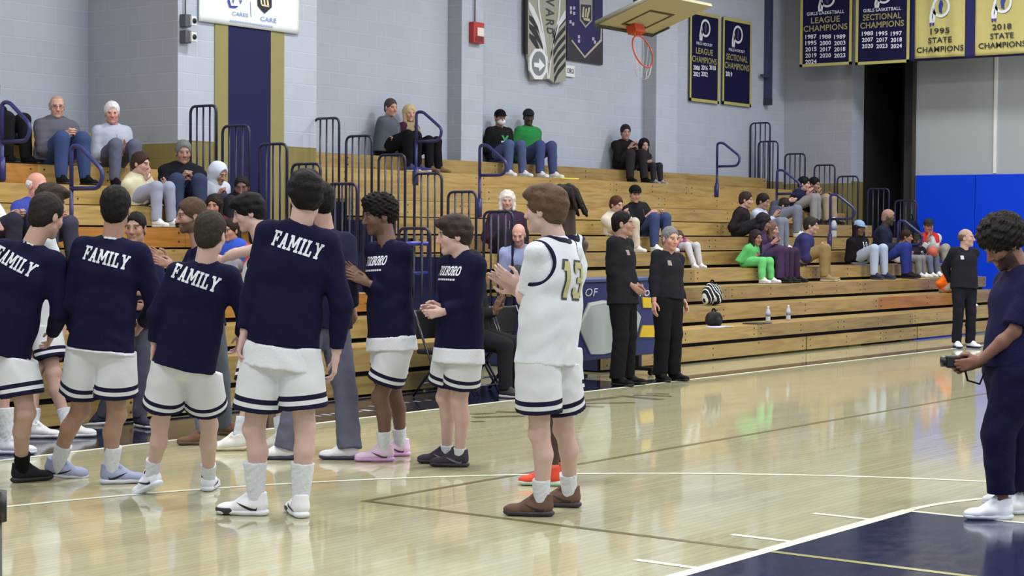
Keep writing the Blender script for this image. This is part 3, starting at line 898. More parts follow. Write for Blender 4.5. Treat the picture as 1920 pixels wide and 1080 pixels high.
def pose_px(dep, floor, phi, S, pelvis, neck, head, el, ha, kn, an, toe, hphi=None, hpitch=0.0, hroll=0.0, sw=0.162, hs=None, tilt=0.0, **kw):
    """standing figure measured in the photo; every joint is (x, y[, metres further away])"""
    F = vdir(phi); lat = unit(np.cross(F, (0, 0, 1.0)))
    q = lambda p: onD(p[0], p[1], dep+(p[2] if len(p) > 2 else 0))
    P, Nk, H = q(pelvis), q(neck), q(head)
    up = unit(Nk-P); J = dict(P=P, N=Nk, H=H, S=S, floor=floor, lat=lat)
    J['Rh'] = head_frame(vdir(hphi if hphi is not None else phi), hpitch, hroll)
    J['hs'] = hs or S**0.4
    lt = unit(lat*math.cos(tilt)-up*math.sin(tilt))
    mid = Nk-up*0.075*S
    J['sh'] = [mid-lt*sw*S, mid+lt*sw*S]
    J['hip'] = [P-lat*0.088*S-up*0.02*S, P+lat*0.088*S-up*0.02*S]
    def lim(p, i, arr):
        if len(p) > 2: return onD(p[0], p[1], dep+p[2])
        return onD(p[0], p[1], depth_of(arr[i]))
    J['el'] = [lim(el[i], i, J['sh']) for i in (0, 1)]
    J['ha'] = [lim(ha[i], i, J['el']) for i in (0, 1)]
    J['kn'] = [lim(kn[i], i, J['hip']) for i in (0, 1)]
    J['an'] = [lim(an[i], i, J['kn']) for i in (0, 1)]
    J['toe'] = [vdir(t) for t in toe]
    for k, v in kw.items(): J[k] = v
    if 'lean_feet' not in kw:
        for i in (0, 1):    # keep soles on the floor
            zz = floor+0.088*S+(0.11*math.sin(J.get('pitch', [0, 0])[i]))*S
            d = depth_of(J['an'][i])
            px, py = proj(J['an'][i])
            rr = ray(px, py); t = (zz-CAM[2])/rr[2]
            if abs(t-d) < 0.9: J['an'][i] = CAM+rr*t
            else: J['an'][i][2] = zz
    for i in (0, 1):
        if len(kn[i]) <= 2: J['kn'][i] = onD(kn[i][0], kn[i][1], 0.5*(depth_of(J['hip'][i])+depth_of(J['an'][i])))
    return finish(J)
def describe(tagname, J):
    L = lambda a, b: round(float(np.linalg.norm(a-b))/J['S'], 2)
    print('POSE', tagname, 'torso', L(J['P'], J['N']), 'uarm', [L(J['sh'][i], J['el'][i]) for i in (0, 1)], 'farm', [L(J['el'][i], J['wr'][i]) for i in (0, 1)],
          'thigh', [L(J['hip'][i], J['kn'][i]) for i in (0, 1)], 'shin', [L(J['kn'][i], J['an'][i]) for i in (0, 1)], 'nh', L(J['N'], J['H']))

def ik(a, b, l1, l2, pole):
    v = b-a; d = np.linalg.norm(v)
    if d > (l1+l2)*0.995: l1 *= d/((l1+l2)*0.995); l2 *= d/((l1+l2)*0.995); 
    u_ = v/d; x = (l1*l1-l2*l2+d*d)/(2*d); hgt = math.sqrt(max(l1*l1-x*x, 1e-6))
    p = pole-u_*(pole@u_); return a+u_*x+unit(p)*hgt

def pose_seat(sec, px, seat_y, phi, S, head, hphi=None, hpitch=0.1, arms='lap', lean=0.08, knee_w=0.12, hroll=0.0, foot_drop=1, yoff=0.0, dk=None, spot=None):
    F = vdir(phi); lat = unit(np.cross(F, (0, 0, 1.0)))
    best = None
    for k in range(NR):
        p = onY(px, seat_y, row_y(k)+0.02); e = abs(p[2]-row_z(k, sec))
        if best is None or e < best[0]: best = (e, k)
    k = best[1] if dk is None else dk
    zs = row_z(k, sec); zf = row_z(k-1, sec) if k > 0 else 0.0
    yk = row_y(k)
    if spot: yk, zs, zf = spot; k = 0
    X = onY(px, seat_y, yk+0.17)[0]
    P = np.array([X, yk+0.17+yoff, zs+0.105*S])
    H = onD(head[0], head[1], depth_of(P)+lean*float(F@VF))
    Rh = head_frame(vdir(hphi if hphi is not None else phi), hpitch, hroll)
    Nk = H+Rh@np.array([0, -0.035, -0.155])*S**0.6
    up = unit(Nk-P)
    J = dict(P=P, N=Nk, H=H, S=S, floor=zs, lat=lat, Rh=Rh, hs=S**0.4)
    lt = unit(lat-up*(lat@up)); fr = np.cross(up, lt)
    J['sh'] = [Nk-up*0.072*S-lt*0.18*S, Nk-up*0.072*S+lt*0.18*S]
    J['hip'] = [P-lat*0.085*S, P+lat*0.085*S]
    J['kn'] = []; J['an'] = []; J['toe'] = []
    for i in (0, 1):
        sg = 1 if i else -1
        kp = J['hip'][i]+F*0.40*S+lat*sg*(knee_w-0.085)*S
        kp[1] = min(kp[1], yk-0.02); kp[2] = zf+0.50*S if S > 0.8 else zs+0.10
        a = kp+F*0.02*S+lat*sg*0.02; a[2] = zf+0.088*S if S > 0.8 else max(zf+0.088*S, zs-0.30*S)
        a[1] = min(max(a[1], yk-DY+0.16) if k > 0 else a[1], yk-0.15)
        J['kn'].append(kp); J['an'].append(a); J['toe'].append(unit(F+lat*sg*0.15+np.array([0, -0.25, 0])))
    c = Nk-up*0.26*S+fr*0.30*S
    km = [J['kn'][i]+np.array([0, 0, 0.075*S])-F*0.06*S for i in (0, 1)]
    mid = 0.5*(J['kn'][0]+J['kn'][1])+np.array([0, 0, 0.06*S])-F*0.03*S
    if arms == 'lap': ha = km
    elif arms == 'clasp': ha = [mid-lat*0.035*S, mid+lat*0.035*S]
    elif arms == 'inlap': 
        m2 = 0.5*(J['hip'][0]+J['hip'][1])+F*0.20*S+np.array([0, 0, 0.13*S]); ha = [m2-lat*0.04*S, m2+lat*0.04*S]
    elif arms == 'clap': ha = [c-lat*0.030*S, c+lat*0.030*S]
    elif arms == 'chin': ha = [km[0], H+Rh@np.array([0.01, 0.105, -0.125])*S]
    elif arms == 'chinl': ha = [H+Rh@np.array([-0.01, 0.105, -0.125])*S, km[1]]
    elif arms == 'phone': 
        m2 = 0.5*(J['kn'][0]+J['kn'][1])+np.array([0, 0, 0.16*S])-F*0.08*S; ha = [m2-lat*0.04*S, m2+lat*0.04*S]
    elif arms == 'cross': 
        m2 = Nk-up*0.30*S+fr*0.17*S; ha = [m2+lat*0.13*S, m2-lat*0.13*S]
    elif arms == 'face': 
        m2 = H+Rh@np.array([0, 0.13, -0.07])*S; ha = [m2-lat*0.03*S, m2+lat*0.05*S-up*0.12*S]
    J['ha'] = ha; J['el'] = []
    for i in (0, 1):
        pole = -up*0.9-fr*0.45+lat*(0.45 if i else -0.45)
        J['el'].append(ik(J['sh'][i], ha[i], 0.285*S, 0.335*S, pole))
    if arms in ('clap', 'chin', 'chinl', 'face'):
        J['hdir'] = [None, None]; 
        up2 = unit(np.array([0, 0, 1.0])+F*0.5)
        if arms in ('clap', 'face'): J['hdir'] = [up2, up2]; J['curl'] = [0.12, 0.12]
    return finish(J), k
# ------------------------------------------------------------------ the gym: floor, walls, piers, end wall, ceiling
YW = 14.90            # back wall
PX0, PX1, PY = 9.20, 11.58, 13.31     # big pier between the two stands
XE = 27.60            # end wall
CEIL = 7.6
def block_wall(name, col, dado=None, zdado=2.66, axis='x'):
    m, nt, b = base_mat(name)
    geo = N(nt, 'ShaderNodeNewGeometry')
    sx = N(nt, 'ShaderNodeSeparateXYZ'); nt.links.new(geo.outputs['Position'], sx.inputs[0])
    cb = N(nt, 'ShaderNodeCombineXYZ')
    nt.links.new(sx.outputs['X' if axis == 'x' else 'Y'], cb.inputs[0]); nt.links.new(sx.outputs['Z'], cb.inputs[1])
    br = N(nt, 'ShaderNodeTexBrick'); nt.links.new(cb.outputs[0], br.inputs['Vector'])
    br.inputs['Scale'].default_value = 1.0
    br.inputs['Brick Width'].default_value = 0.405; br.inputs['Row Height'].default_value = 0.203
    br.inputs['Mortar Size'].default_value = 0.008; br.inputs['Mortar Smooth'].default_value = 0.5; br.inputs['Bias'].default_value = 0.0
    br.inputs['Color1'].default_value = (*[c*0.97 for c in col], 1); br.inputs['Color2'].default_value = (*[c*1.02 for c in col], 1)
    br.inputs['Mortar'].default_value = (*[min(1, c*1.10) for c in col], 1)
    n1 = N(nt, 'ShaderNodeTexNoise'); n1.inputs['Scale'].default_value = 0.9; n1.inputs['Detail'].default_value = 4
    nt.links.new(geo.outputs['Position'], n1.inputs['Vector'])
    mr = N(nt, 'ShaderNodeMapRange'); mr.inputs[3].default_value = 0.93; mr.inputs[4].default_value = 1.06
    nt.links.new(n1.outputs['Fac'], mr.inputs[0])
    hs = N(nt, 'ShaderNodeHueSaturation'); nt.links.new(br.outputs['Color'], hs.inputs['Color']); nt.links.new(mr.outputs[0], hs.inputs['Value'])
    out = hs.outputs['Color']
    if dado is not None:
        lt = N(nt, 'ShaderNodeMath', operation='LESS_THAN'); lt.inputs[1].default_value = zdado
        nt.links.new(sx.outputs['Z'], lt.inputs[0])
        mx = N(nt, 'ShaderNodeMix', data_type='RGBA'); mx.inputs[7].default_value = (*dado, 1)
        nt.links.new(lt.outputs[0], mx.inputs[0]); nt.links.new(out, mx.inputs[6]); out = mx.outputs[2]
    nt.links.new(out, b.inputs['Base Color']); b.inputs['Roughness'].default_value = 0.65
    bp = N(nt, 'ShaderNodeBump'); bp.inputs['Strength'].default_value = 0.35; bp.inputs['Distance'].default_value = 0.012
    nt.links.new(br.outputs['Fac'], bp.inputs['Height']); bp.invert = True
    nt.links.new(bp.outputs[0], b.inputs['Normal'])
    return m
WALLC = srgb(172, 181, 200)
DADO = srgb(128, 118, 68)
m_wall = block_wall('painted_block', WALLC, DADO, 2.66, 'x')
m_wall_shaded = block_wall('painted_block_shaded', srgb(158, 163, 174), DADO, 2.62, 'y')  # darker copy of the wall paint, carries the shade of the side faces
m_end = plain(srgb(166, 174, 182), 0.6, name='painted_panel_wall')
def struct(o): o['kind'] = 'structure'; return o

def floor_material():
    m, nt, b = base_mat('varnished_maple')
    geo = N(nt, 'ShaderNodeNewGeometry')
    mp = N(nt, 'ShaderNodeMapping'); nt.links.new(geo.outputs['Position'], mp.inputs[0])
    br = N(nt, 'ShaderNodeTexBrick'); nt.links.new(mp.outputs[0], br.inputs['Vector'])
    br.inputs['Scale'].default_value = 1; br.inputs['Brick Width'].default_value = 1.1; br.inputs['Row Height'].default_value = 0.057
    br.inputs['Mortar Size'].default_value = 0.0012; br.offset = 0.37
    br.inputs['Color1'].default_value = (*srgb(190, 188, 160), 1); br.inputs['Color2'].default_value = (*srgb(182, 178, 147), 1)
    br.inputs['Mortar'].default_value = (*srgb(150, 138, 100), 1)
    mp2 = N(nt, 'ShaderNodeMapping'); mp2.inputs['Scale'].default_value = (0.55, 7, 1); nt.links.new(geo.outputs['Position'], mp2.inputs[0])
    n1 = N(nt, 'ShaderNodeTexNoise'); n1.inputs['Scale'].default_value = 1.6; n1.inputs['Detail'].default_value = 5
    nt.links.new(mp2.outputs[0], n1.inputs['Vector'])
    mx = N(nt, 'ShaderNodeMix', data_type='RGBA', blend_type='MULTIPLY'); mx.inputs[0].default_value = 0.6
    rp = N(nt, 'ShaderNodeValToRGB'); nt.links.new(n1.outputs['Fac'], rp.inputs[0])
    rp.color_ramp.elements[0].position = 0.3; rp.color_ramp.elements[0].color = (0.88, 0.86, 0.78, 1)
    rp.color_ramp.elements[1].position = 0.65; rp.color_ramp.elements[1].color = (1, 1, 1, 1)
    nt.links.new(br.outputs['Color'], mx.inputs[6]); nt.links.new(rp.outputs[0], mx.inputs[7]); nt.links.new(mx.outputs[2], b.inputs['Base Color'])
    b.inputs['Roughness'].default_value = 0.19; b.inputs['IOR'].default_value = 1.52
    mr = N(nt, 'ShaderNodeMapRange'); mr.inputs[3].default_value = 0.045; mr.inputs[4].default_value = 0.085
    nt.links.new(n1.outputs['Fac'], mr.inputs[0]); nt.links.new(mr.outputs[0], b.inputs['Roughness'])
    return m
m_floor = floor_material()
fb = MB(); fb.add([(-9, -11, 0), (34, -11, 0), (34, YW+1.5, 0), (-9, YW+1.5, 0)], [(0, 1, 2, 3)])
floor = struct(fb.build('floor', m_floor))
def paint(col, rough=0.2):
    return plain(col, rough, name='floor_paint')
def floor_poly(name, pts, col, z, rough=0.2, parent=floor):
    mb = MB(); mb.add([(x, y, z) for x, y in pts], [tuple(range(len(pts)))])
    o = mb.build(name, paint(col, rough), parent); o['kind'] = 'structure'; return o
def strip(pts, wd):
    pts = [np.array(p, float) for p in pts]; L = []; R = []
    for i, p in enumerate(pts):
        t = pts[min(i+1, len(pts)-1)]-pts[max(i-1, 0)]; t /= np.linalg.norm(t); n = np.array([-t[1], t[0]])
        L.append(p+n*wd/2); R.append(p-n*wd/2)
    return L, R
def floor_line(name, pts, wd, col, z, rough=0.25):
    L, R = strip(pts, wd); n = len(L); mb = MB()
    mb.add([(*p, z) for p in L]+[(*p, z) for p in R], [(i, n+i, n+i+1, i+1) for i in range(n-1)])
    o = mb.build(name, paint(col, rough), floor); o['kind'] = 'structure'; return o
LINEW = srgb(236, 240, 222)
NAVYF = srgb(28, 30, 54)
SIDE = 7.645
# navy surround beyond the sideline and the painted lane
floor_poly('navy_border', [(-9, SIDE+0.02), (10.7, SIDE+0.02), (10.7, 8.86), (-9, 8.86)], NAVYF, 0.0010, 0.10)
floor_poly('navy_edge', [(10.7, SIDE+0.02), (24.3, SIDE+0.02), (24.3, 7.96), (10.7, 7.96)], NAVYF, 0.0010, 0.10)
floor_poly('lane_paint', [(-1.7, -1.80), (4.19, -1.80), (4.19, 1.80), (-1.7, 1.80)], srgb(38, 44, 74), 0.0010, 0.12)
floor_line('sideline', [(-9, SIDE), (24.0, SIDE)], 0.06, LINEW, 0.0016)
floor_line('lane_edge', [(-1.7, 1.805), (4.215, 1.805)], 0.075, LINEW, 0.0018)
floor_line('lane_edge', [(-1.7, -1.805), (4.215, -1.805)], 0.075, LINEW, 0.0018)
floor_line('free_throw_line', [(4.19, -1.83), (4.19, 1.83)], 0.05, LINEW, 0.0020)
floor_line('free_throw_circle', [(4.19+1.805*math.cos(a), 1.805*math.sin(a)) for a in np.linspace(-math.pi/2, math.pi/2, 49)], 0.05, LINEW, 0.0022)
floor_line('three_point_arc', [(5.995*math.cos(a), 5.995*math.sin(a)) for a in np.linspace(-1.85, 1.85, 90)], 0.05, LINEW, 0.0020)
for d in (1.42, 4.48, 7.58):
    x = 4.19-d*0.3048
    floor_line('lane_tick', [(x, 1.84), (x, 2.18)], 0.05, LINEW, 0.0021)
OLIVE = srgb(112, 100, 62)
floor_line('cross_court_line', [(2.50, 4.465), (22.5, 4.465)], 0.05, OLIVE, 0.0013)
floor_line('cross_court_end_line', [(2.50, 1.84), (2.50, 4.49)], 0.05, OLIVE, 0.0014)
floor_line('cross_court_end_line', [(2.50, -1.78), (2.50, 1.77)], 0.05, srgb(150, 150, 92), 0.0024)
# worn dark brush strokes of the large floor lettering near the sideline, too flat to read from here
for x0, y0, x1, y1, wd in ((930, 772, 991, 774, .13), (884, 777, 927, 774.7, .10), (888, 783, 980, 780, .13), (884, 791, 908, 790, .09), (1074, 754, 1155, 745, .12),
                           (1074, 761.5, 1133, 762.6, .13), (1078, 757, 1190, 755, .10), (1159, 742, 1240, 749.5, .13), (1188, 741, 1260, 743, .12), (1212, 738.6, 1255, 738.8, .10)):
    a_, b_ = onZ(x0, y0), onZ(x1, y1)
    floor_line('floor_letter_stroke', [a_[:2], b_[:2]], wd, srgb(128, 120, 86), 0.0012, 0.08)
for i in range(9):
    floor_line('border_letter_mark', [(5.55+0.13*i, 8.0), (5.55+0.13*i, 8.11)], 0.03+0.02*(i % 3), srgb(190, 194, 215), 0.0018)
for i in range(6):
    floor_line('border_letter_mark', [(6.9+0.16*i, 8.22), (6.9+0.16*i, 8.30)], 0.05, srgb(140, 144, 170), 0.0018)
# walls
def wall_box(name, a, b, m):
    mb = MB(); mb.box(a, b); return struct(mb.build(name, m))
wall_box('wall_back', (-9, YW, 0), (34, YW+0.3, CEIL), m_wall)
wall_box('wall_end', (XE, -11, 0), (XE+0.3, 12.27, CEIL), m_end)
def two_face(name, a, b):     # pier: fronts take the x pattern, sides the y pattern with shade painted in
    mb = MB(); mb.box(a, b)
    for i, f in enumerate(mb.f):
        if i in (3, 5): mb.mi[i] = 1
    return struct(mb.build(name, [m_wall, m_wall_shaded]))
two_face('wall_pier', (PX0, PY, 0), (PX1, YW, CEIL))
two_face('wall_corner', (27.09, 13.40, 0), (XE+0.02, YW, CEIL))
for px0, px1 in ((865, 905), (1230, 1270)):
    x0 = onY(px0, 200, YW-0.27)[0]; x1 = onY(px1, 200, YW-0.27)[0]
    two_face('wall_pilaster', (x0, YW-0.27, 0), (x1, YW, CEIL))
# recess between the corner pier and the end wall, its shade painted near-black
dk = plain(srgb(16, 16, 20), 0.8, name='recess_shade')
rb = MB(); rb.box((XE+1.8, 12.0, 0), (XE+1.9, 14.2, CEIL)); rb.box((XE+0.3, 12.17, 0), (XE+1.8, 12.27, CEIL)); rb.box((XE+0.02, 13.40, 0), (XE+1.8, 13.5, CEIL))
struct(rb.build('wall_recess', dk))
pb = MB(); pb.box((XE+0.9, 12.72, 0), (XE+1.0, 12.93, CEIL-0.1))
struct(pb.build('trim_recess_post', plain(srgb(70, 70, 74), 0.7, name='grey_post')))
pb = MB(); pb.box((XE-0.05, 12.27, 0), (XE+0.32, 12.33, CEIL-0.1))
struct(pb.build('trim_opening', plain(srgb(60, 58, 52), 0.7, name='grey_post')))
cb = MB(); cb.box((-9, -11, CEIL), (34, YW+0.3, CEIL+0.2))
struct(cb.build('ceiling', plain(srgb(200, 202, 206), 0.9, name='ceiling_paint')))
m_lampglow, nt, b = base_mat('lamp_diffuser')
b.inputs['Emission Color'].default_value = (1, 0.97, 0.90, 1); b.inputs['Emission Strength'].default_value = 9
m_housing = plain(srgb(210, 210, 212), 0.5, name='lamp_housing')
for i, (x, y) in enumerate(LAMPS):
    t = empty('ceiling_lamp', (x, y, CEIL), 'white high-bay gym ceiling lamp above the court', 'lamp', 'high-bay lamps under the gym ceiling')
    hb = MB(); hb.box((-0.66, -0.36, -0.16), (0.66, 0.36, -0.02)); hb.build('housing', m_housing, t)
    sb = MB()
    for q in (-0.4, 0.4): sb.tube([(q, 0, -0.03), (q, 0, 0.02)], 0.01, 6)
    sb.build('hanger', m_housing, t)
    gb = MB(); gb.box((-0.60, -0.30, -0.185), (0.60, 0.30, -0.162)); gb.build('diffuser', m_lampglow, t)
    ld = bpy.data.lights.new('lamp_light', 'AREA'); ld.shape = 'RECTANGLE'; ld.size = 1.2; ld.size_y = 0.6
    ld.energy = LAMP_POWER; ld.color = (1.0, 0.99, 0.97)
    lo = bpy.data.objects.new('lamp_light', ld); C.objects.link(lo); lo.parent = t; lo.location = (0, 0, -0.20)

# painted navy stripe with gold edges on the pier
for name, a, b_, colr in (('trim_gold_stripe', 401.5, 426, GOLD), ('trim_navy_stripe', 426, 506, srgb(32, 36, 76)), ('trim_gold_stripe', 506, 531, GOLD)):
    x0 = onY(a, 200, PY)[0]; x1 = onY(b_, 200, PY)[0]
    mb = MB(); mb.box((x0, PY-0.015, 0.02), (x1, PY+0.01, CEIL-0.05)); struct(mb.build(name, cloth(colr, 'stripe_paint', 30, 0.05, 0.6)))
# blue wall pads on the end wall
pad_m = cloth(srgb(16, 66, 226), 'pad_vinyl', 20, 0.05, 0.45, 0.03)
y = 12.25; i = 0
ZP = 2.77
while y > -4:
    y1 = y-1.22
    for z0, z1 in ((0.30, ZP),):
        mb = MB(); mb.box((XE-0.05, y1+0.004, z0), (XE-0.002, y-0.004, z1))
        o = mb.build('wall_pad', pad_m, bevel=0.012)
        tag(o, 'bright blue padded panel on the end wall below the painted blocks', 'wall pad', 'blue pads along the end wall')
    y = y1
# vertical conduit and white strip on the end wall
pp = onX(1866, 300, XE)[1]
mb = MB(); mb.box((XE-0.03, pp-0.03, ZP+0.02), (XE, pp+0.03, 6.5)); struct(mb.build('trim_white_strip', plain(srgb(225, 228, 232), 0.5, name='white_trim')))
# ------------------------------------------------------------------ bleachers
YB, DY, Z0, DZ = 8.901, 0.56, 0.4154, 0.227
NR = 11
XL0, XL1 = -6.0, 9.17
XR0, XR1 = 11.60, 25.62
LZ = {'L': 0.07, 'R': 0.0}
def row_y(k): return YB+DY*k
def row_z(k, sec): return Z0+DZ*k+LZ[sec] if k >= 0 else 0.2+0.0*k
def wood():
    m, nt, b = base_mat('pine_board')
    geo = N(nt, 'ShaderNodeNewGeometry')
    mp = N(nt, 'ShaderNodeMapping'); mp.inputs['Scale'].default_value = (0.7, 6, 9); nt.links.new(geo.outputs['Position'], mp.inputs[0])
    n1 = N(nt, 'ShaderNodeTexNoise'); n1.inputs['Scale'].default_value = 2.2; n1.inputs['Detail'].default_value = 5; n1.inputs['Distortion'].default_value = 0.6
    nt.links.new(mp.outputs[0], n1.inputs['Vector'])
    at = N(nt, 'ShaderNodeAttribute', attribute_name='tone')
    rp = N(nt, 'ShaderNodeValToRGB'); e = rp.color_ramp.elements
    e[0].position = 0.0; e[0].color = (*srgb(142, 122, 76), 1); e[1].position = 0.62; e[1].color = (*srgb(178, 154, 98), 1)
    q = e.new(0.8); q.color = (*srgb(168, 138, 80), 1); q = e.new(1.0); q.color = (*srgb(172, 122, 58), 1)
    nt.links.new(at.outputs['Fac'], rp.inputs[0])
    rp2 = N(nt, 'ShaderNodeValToRGB'); rp2.color_ramp.elements[0].position = 0.32; rp2.color_ramp.elements[0].color = (0.66, 0.58, 0.48, 1)
    rp2.color_ramp.elements[1].position = 0.58; rp2.color_ramp.elements[1].color = (1.05, 1.04, 1.0, 1)
    nt.links.new(n1.outputs['Fac'], rp2.inputs[0])
    vo = N(nt, 'ShaderNodeTexVoronoi'); vo.inputs['Scale'].default_value = 2.6
    mp3 = N(nt, 'ShaderNodeMapping'); mp3.inputs['Scale'].default_value = (1, 1.5, 2.0); nt.links.new(geo.outputs['Position'], mp3.inputs[0]); nt.links.new(mp3.outputs[0], vo.inputs['Vector'])
    kn = N(nt, 'ShaderNodeMapRange'); kn.inputs[1].default_value = 0.05; kn.inputs[2].default_value = 0.085; kn.inputs[3].default_value = 0.45; kn.inputs[4].default_value = 1.0
    nt.links.new(vo.outputs['Distance'], kn.inputs[0])
    mx = N(nt, 'ShaderNodeMix', data_type='RGBA', blend_type='MULTIPLY'); mx.inputs[0].default_value = 0.75
    nt.links.new(rp.outputs[0], mx.inputs[6]); nt.links.new(rp2.outputs[0], mx.inputs[7])
    hs = N(nt, 'ShaderNodeHueSaturation'); nt.links.new(mx.outputs[2], hs.inputs['Color']); nt.links.new(kn.outputs[0], hs.inputs['Value'])
    nt.links.new(hs.outputs[0], b.inputs['Base Color']); b.inputs['Roughness'].default_value = 0.38; b.inputs['Specular IOR Level'].default_value = 0.4
    return m
m_wood = wood()
m_bolt = plain(srgb(40, 30, 26), 0.6, name='bolt_steel')
m_gap_shade = plain(srgb(22, 18, 20), 0.9, name='gap_shade')
m_post = plain(srgb(36, 34, 40), 0.5, name='steel_post')
def plank(name, x0, x1, y0, y1, z0, z1, parent, seed, bolts=True, orange=None, dull=0.0):
    rs = random.Random(seed); mb = MB(); tones = []
    x = x0
    while x < x1-0.01:
        ln = rs.choice([1.8, 2.4, 3.0, 3.6, 4.8]); xe = min(x+ln, x1)
        if x1-xe < 0.6: xe = x1
        t = rs.uniform(0.1, 0.75)-dull
        if orange and orange[0] < (x+xe)/2 < orange[1]: t = 1.0
        mb.box((x+0.002, y0, z0), (xe-0.002, y1, z1)); tones += [max(0, t)]*8
        if bolts:
            for bx in (x+0.09, xe-0.09, (x+xe)/2):
                for bz in (z0+0.28*(z1-z0), z0+0.74*(z1-z0)):
                    n = len(mb.v); mb.prism([(bx+0.011*math.cos(a), y0-0.003, bz+0.011*math.sin(a)) for a in np.linspace(0, 6.28, 9)[:-1]], (0, 0.004, 0), 1)
                    tones += [0]*(len(mb.v)-n)
        x = xe
    o = mb.build(name, [m_wood, m_bolt], parent)
    a = o.data.attributes.new('tone', 'FLOAT', 'POINT'); a.data.foreach_set('value', tones)
    return o
def bleacher(sec, x0, x1, label):
    t = empty('bleacher', ((x0+x1)/2, YB, 0), label, 'bleacher', 'wooden bleacher sections')
    t.location = (0, 0, 0)
    hid = MB()
    for k in range(NR):
        y, z = row_y(k), row_z(k, sec)
        xa = x0; xb = x1
        if k == 0: zb = 0.255
        else: zb = row_z(k-1, sec)+(0.042 if k < 5 else 0.020)
        dull = 0.25 if k <= 2 else 0  # shade on the lower rows, put into the board tone
        org = None
        if sec == 'L' and k in (2, 3, 5, 8): org = (4.5, 8.6) if k != 8 else (2.0, 6.2)
        if sec == 'R' and k == 1: org = (19.5, 22.6)
        plank('front_board', xa, xb, y-0.02, y+0.012, zb, z, t, hash((sec == 'R', k)) % 1000+k*17, True, org, dull*0.6)
        plank('seat_plank', xa, xb, y+0.013, min(y+DY-0.03, YW-0.29), z-0.035, z-0.001, t, 500+k*13, False, None, dull*0.5)
        hid.box((xa, y+0.045, zb-0.09 if k else 0.02), (xb, y+0.06, z-0.04))
    hid.build('gap_shade_sheets', m_gap_shade, t)  # near-black sheets behind the boards, painting the shade in the gaps
    ep = MB(); xe_ = x1-0.012 if sec == 'L' else x0
    for k in range(NR):
        ep.box((xe_, row_y(k)+0.062, 0.02), (xe_+0.012, min(row_y(k)+DY, YW-0.29), row_z(k, sec)-0.04))
    ep.build('end_panel', plain(srgb(36, 40, 82), 0.5, name='navy_board'), t)
    # kick boards under the first row, in lengths with upright gaps between
    rs = random.Random(3)
    edges = [x0]+[v for v in (3.0, 6.2, onY(1512, 650, YB)[0], onY(1720, 630, YB)[0]) if x0+0.5 < v < x1-0.5]+[x1]
    for a, b in zip(edges[:-1], edges[1:]):
        plank('kick_board', a+0.02, b-0.02, YB+0.0, YB+0.03, 0.03, 0.205, t, int(a*10), True, None, 0.1)
    return t
bleach_L = bleacher('L', XL0, XL1, 'yellow pine bleacher section ending at the big navy-striped pier')
bleach_R = bleacher('R', XR0, XR1, 'yellow pine bleacher section stretching from the pier to the blue end wall')

# ---- end guard rails: tall rounded barred panels, one per row
m_rail = plain(srgb(30, 31, 62), 0.35, name='navy_enamel')
m_rail2 = plain(srgb(46, 48, 108), 0.35, name='navy_enamel')
def guard(x, y, ztop, zbot, label, group, wd=0.43):
    t = empty('guard_rail', (x, y, zbot), label, 'guard rail', group)
    H = ztop-zbot
    fr = MB(); fr.tube(round_path([(0, -wd/2, 0), (0, -wd/2, H), (0, wd/2, H), (0, wd/2, 0)], 0.09), 0.017, 8)
    fr.build('frame', m_rail, t)
    for q in (-0.25, 0, 0.25):
        b = MB(); b.tube([(0, wd*q, 0), (0, wd*q, H)], 0.012, 6); b.build('bar', m_rail, t)
    return t
GR_A = [(587, 223), (647, 256), (708, 291), (775, 326), (838, 360), (905, 397)]
for i, (px, py) in enumerate(GR_A):
    p = onX(px, py, XR0-0.03)
    guard(XR0-0.03, p[1]-0.235, p[2], p[2]-1.45, 'tall barred navy guard rail at the pier end of the longer bleacher', 'guard rails stepping down beside the pier, longer bleacher')
for i, (px, py) in enumerate([(355, 200), (415, 237), (484, 271), (545, 308), (612, 345), (680, 385), (745, 428)]):
    p = onX(px, py, XL1+0.03)
    guard(XL1+0.03, p[1]-0.235, p[2], p[2]-1.40, 'tall barred navy guard rail at the pier end of the shorter bleacher', 'guard rails stepping down beside the pier, shorter bleacher')
for i, (px, py) in enumerate([(1385, 232), (1420, 266), (1470, 289), (1525, 310), (1568, 331), (1625, 354), (1676, 376)]):
    p = onX(px, py, XR1+0.04)
    y = min(p[1]-0.24, YW-0.25)
    guard(XR1+0.04, y, p[2], p[2]-1.40, 'tall barred navy guard rail at the end-wall side of the longer bleacher', 'guard rails stepping down near the end wall')

# ---- bent pipe hand rails bolted to the rows
def hand_rail(px, py_base, ptop, label, sec, flip=1, reach=0.42):
    # choose the row whose front edge passes the foot of the post
    best = None
    for k in range(NR):
        p = onY(px, py_base, row_y(k)+0.0)
        d = abs(p[2]-(row_z(k, sec)-0.10))
        if best is None or d < best[0]: best = (d, k, p)
    _, k, p = best
    y0 = row_y(k)-0.045; x = onY(px, py_base, y0)[0]; zb = row_z(k, sec)-0.20
    top = onY(px, ptop, y0)[2]; H = top-zb
    t = empty('hand_rail', (x, y0, zb), label, 'hand rail')
    mb = MB()
    loop = round_path([(0, 0, H-0.42), (0, 0.0, H), (0, -0.12, H), (0, -reach-0.06, H-0.26), (0, -reach, H-0.42), (0, 0, H-0.42)], 0.10)
    mb.tube(loop, 0.022, 10); mb.tube([(0, 0, 0.05), (0, 0, H-0.40)], 0.022, 10)
    mb.build('pipe_loop', m_rail2, t)
    b = MB(); b.tube([(0, 0, 0.0), (0, 0, 0.26)], 0.036, 10); b.box((-0.05, 0.0, 0.02), (0.05, 0.022, 0.2)); b.build('socket', m_rail2, t)
    return t
hand_rail(4, 335, 192, 'bent navy pipe hand rail at the far left edge beside the seated elderly man', 'L')
hand_rail(134, 442, 274, 'bent navy pipe hand rail standing below the elderly man in the grey jacket', 'L')
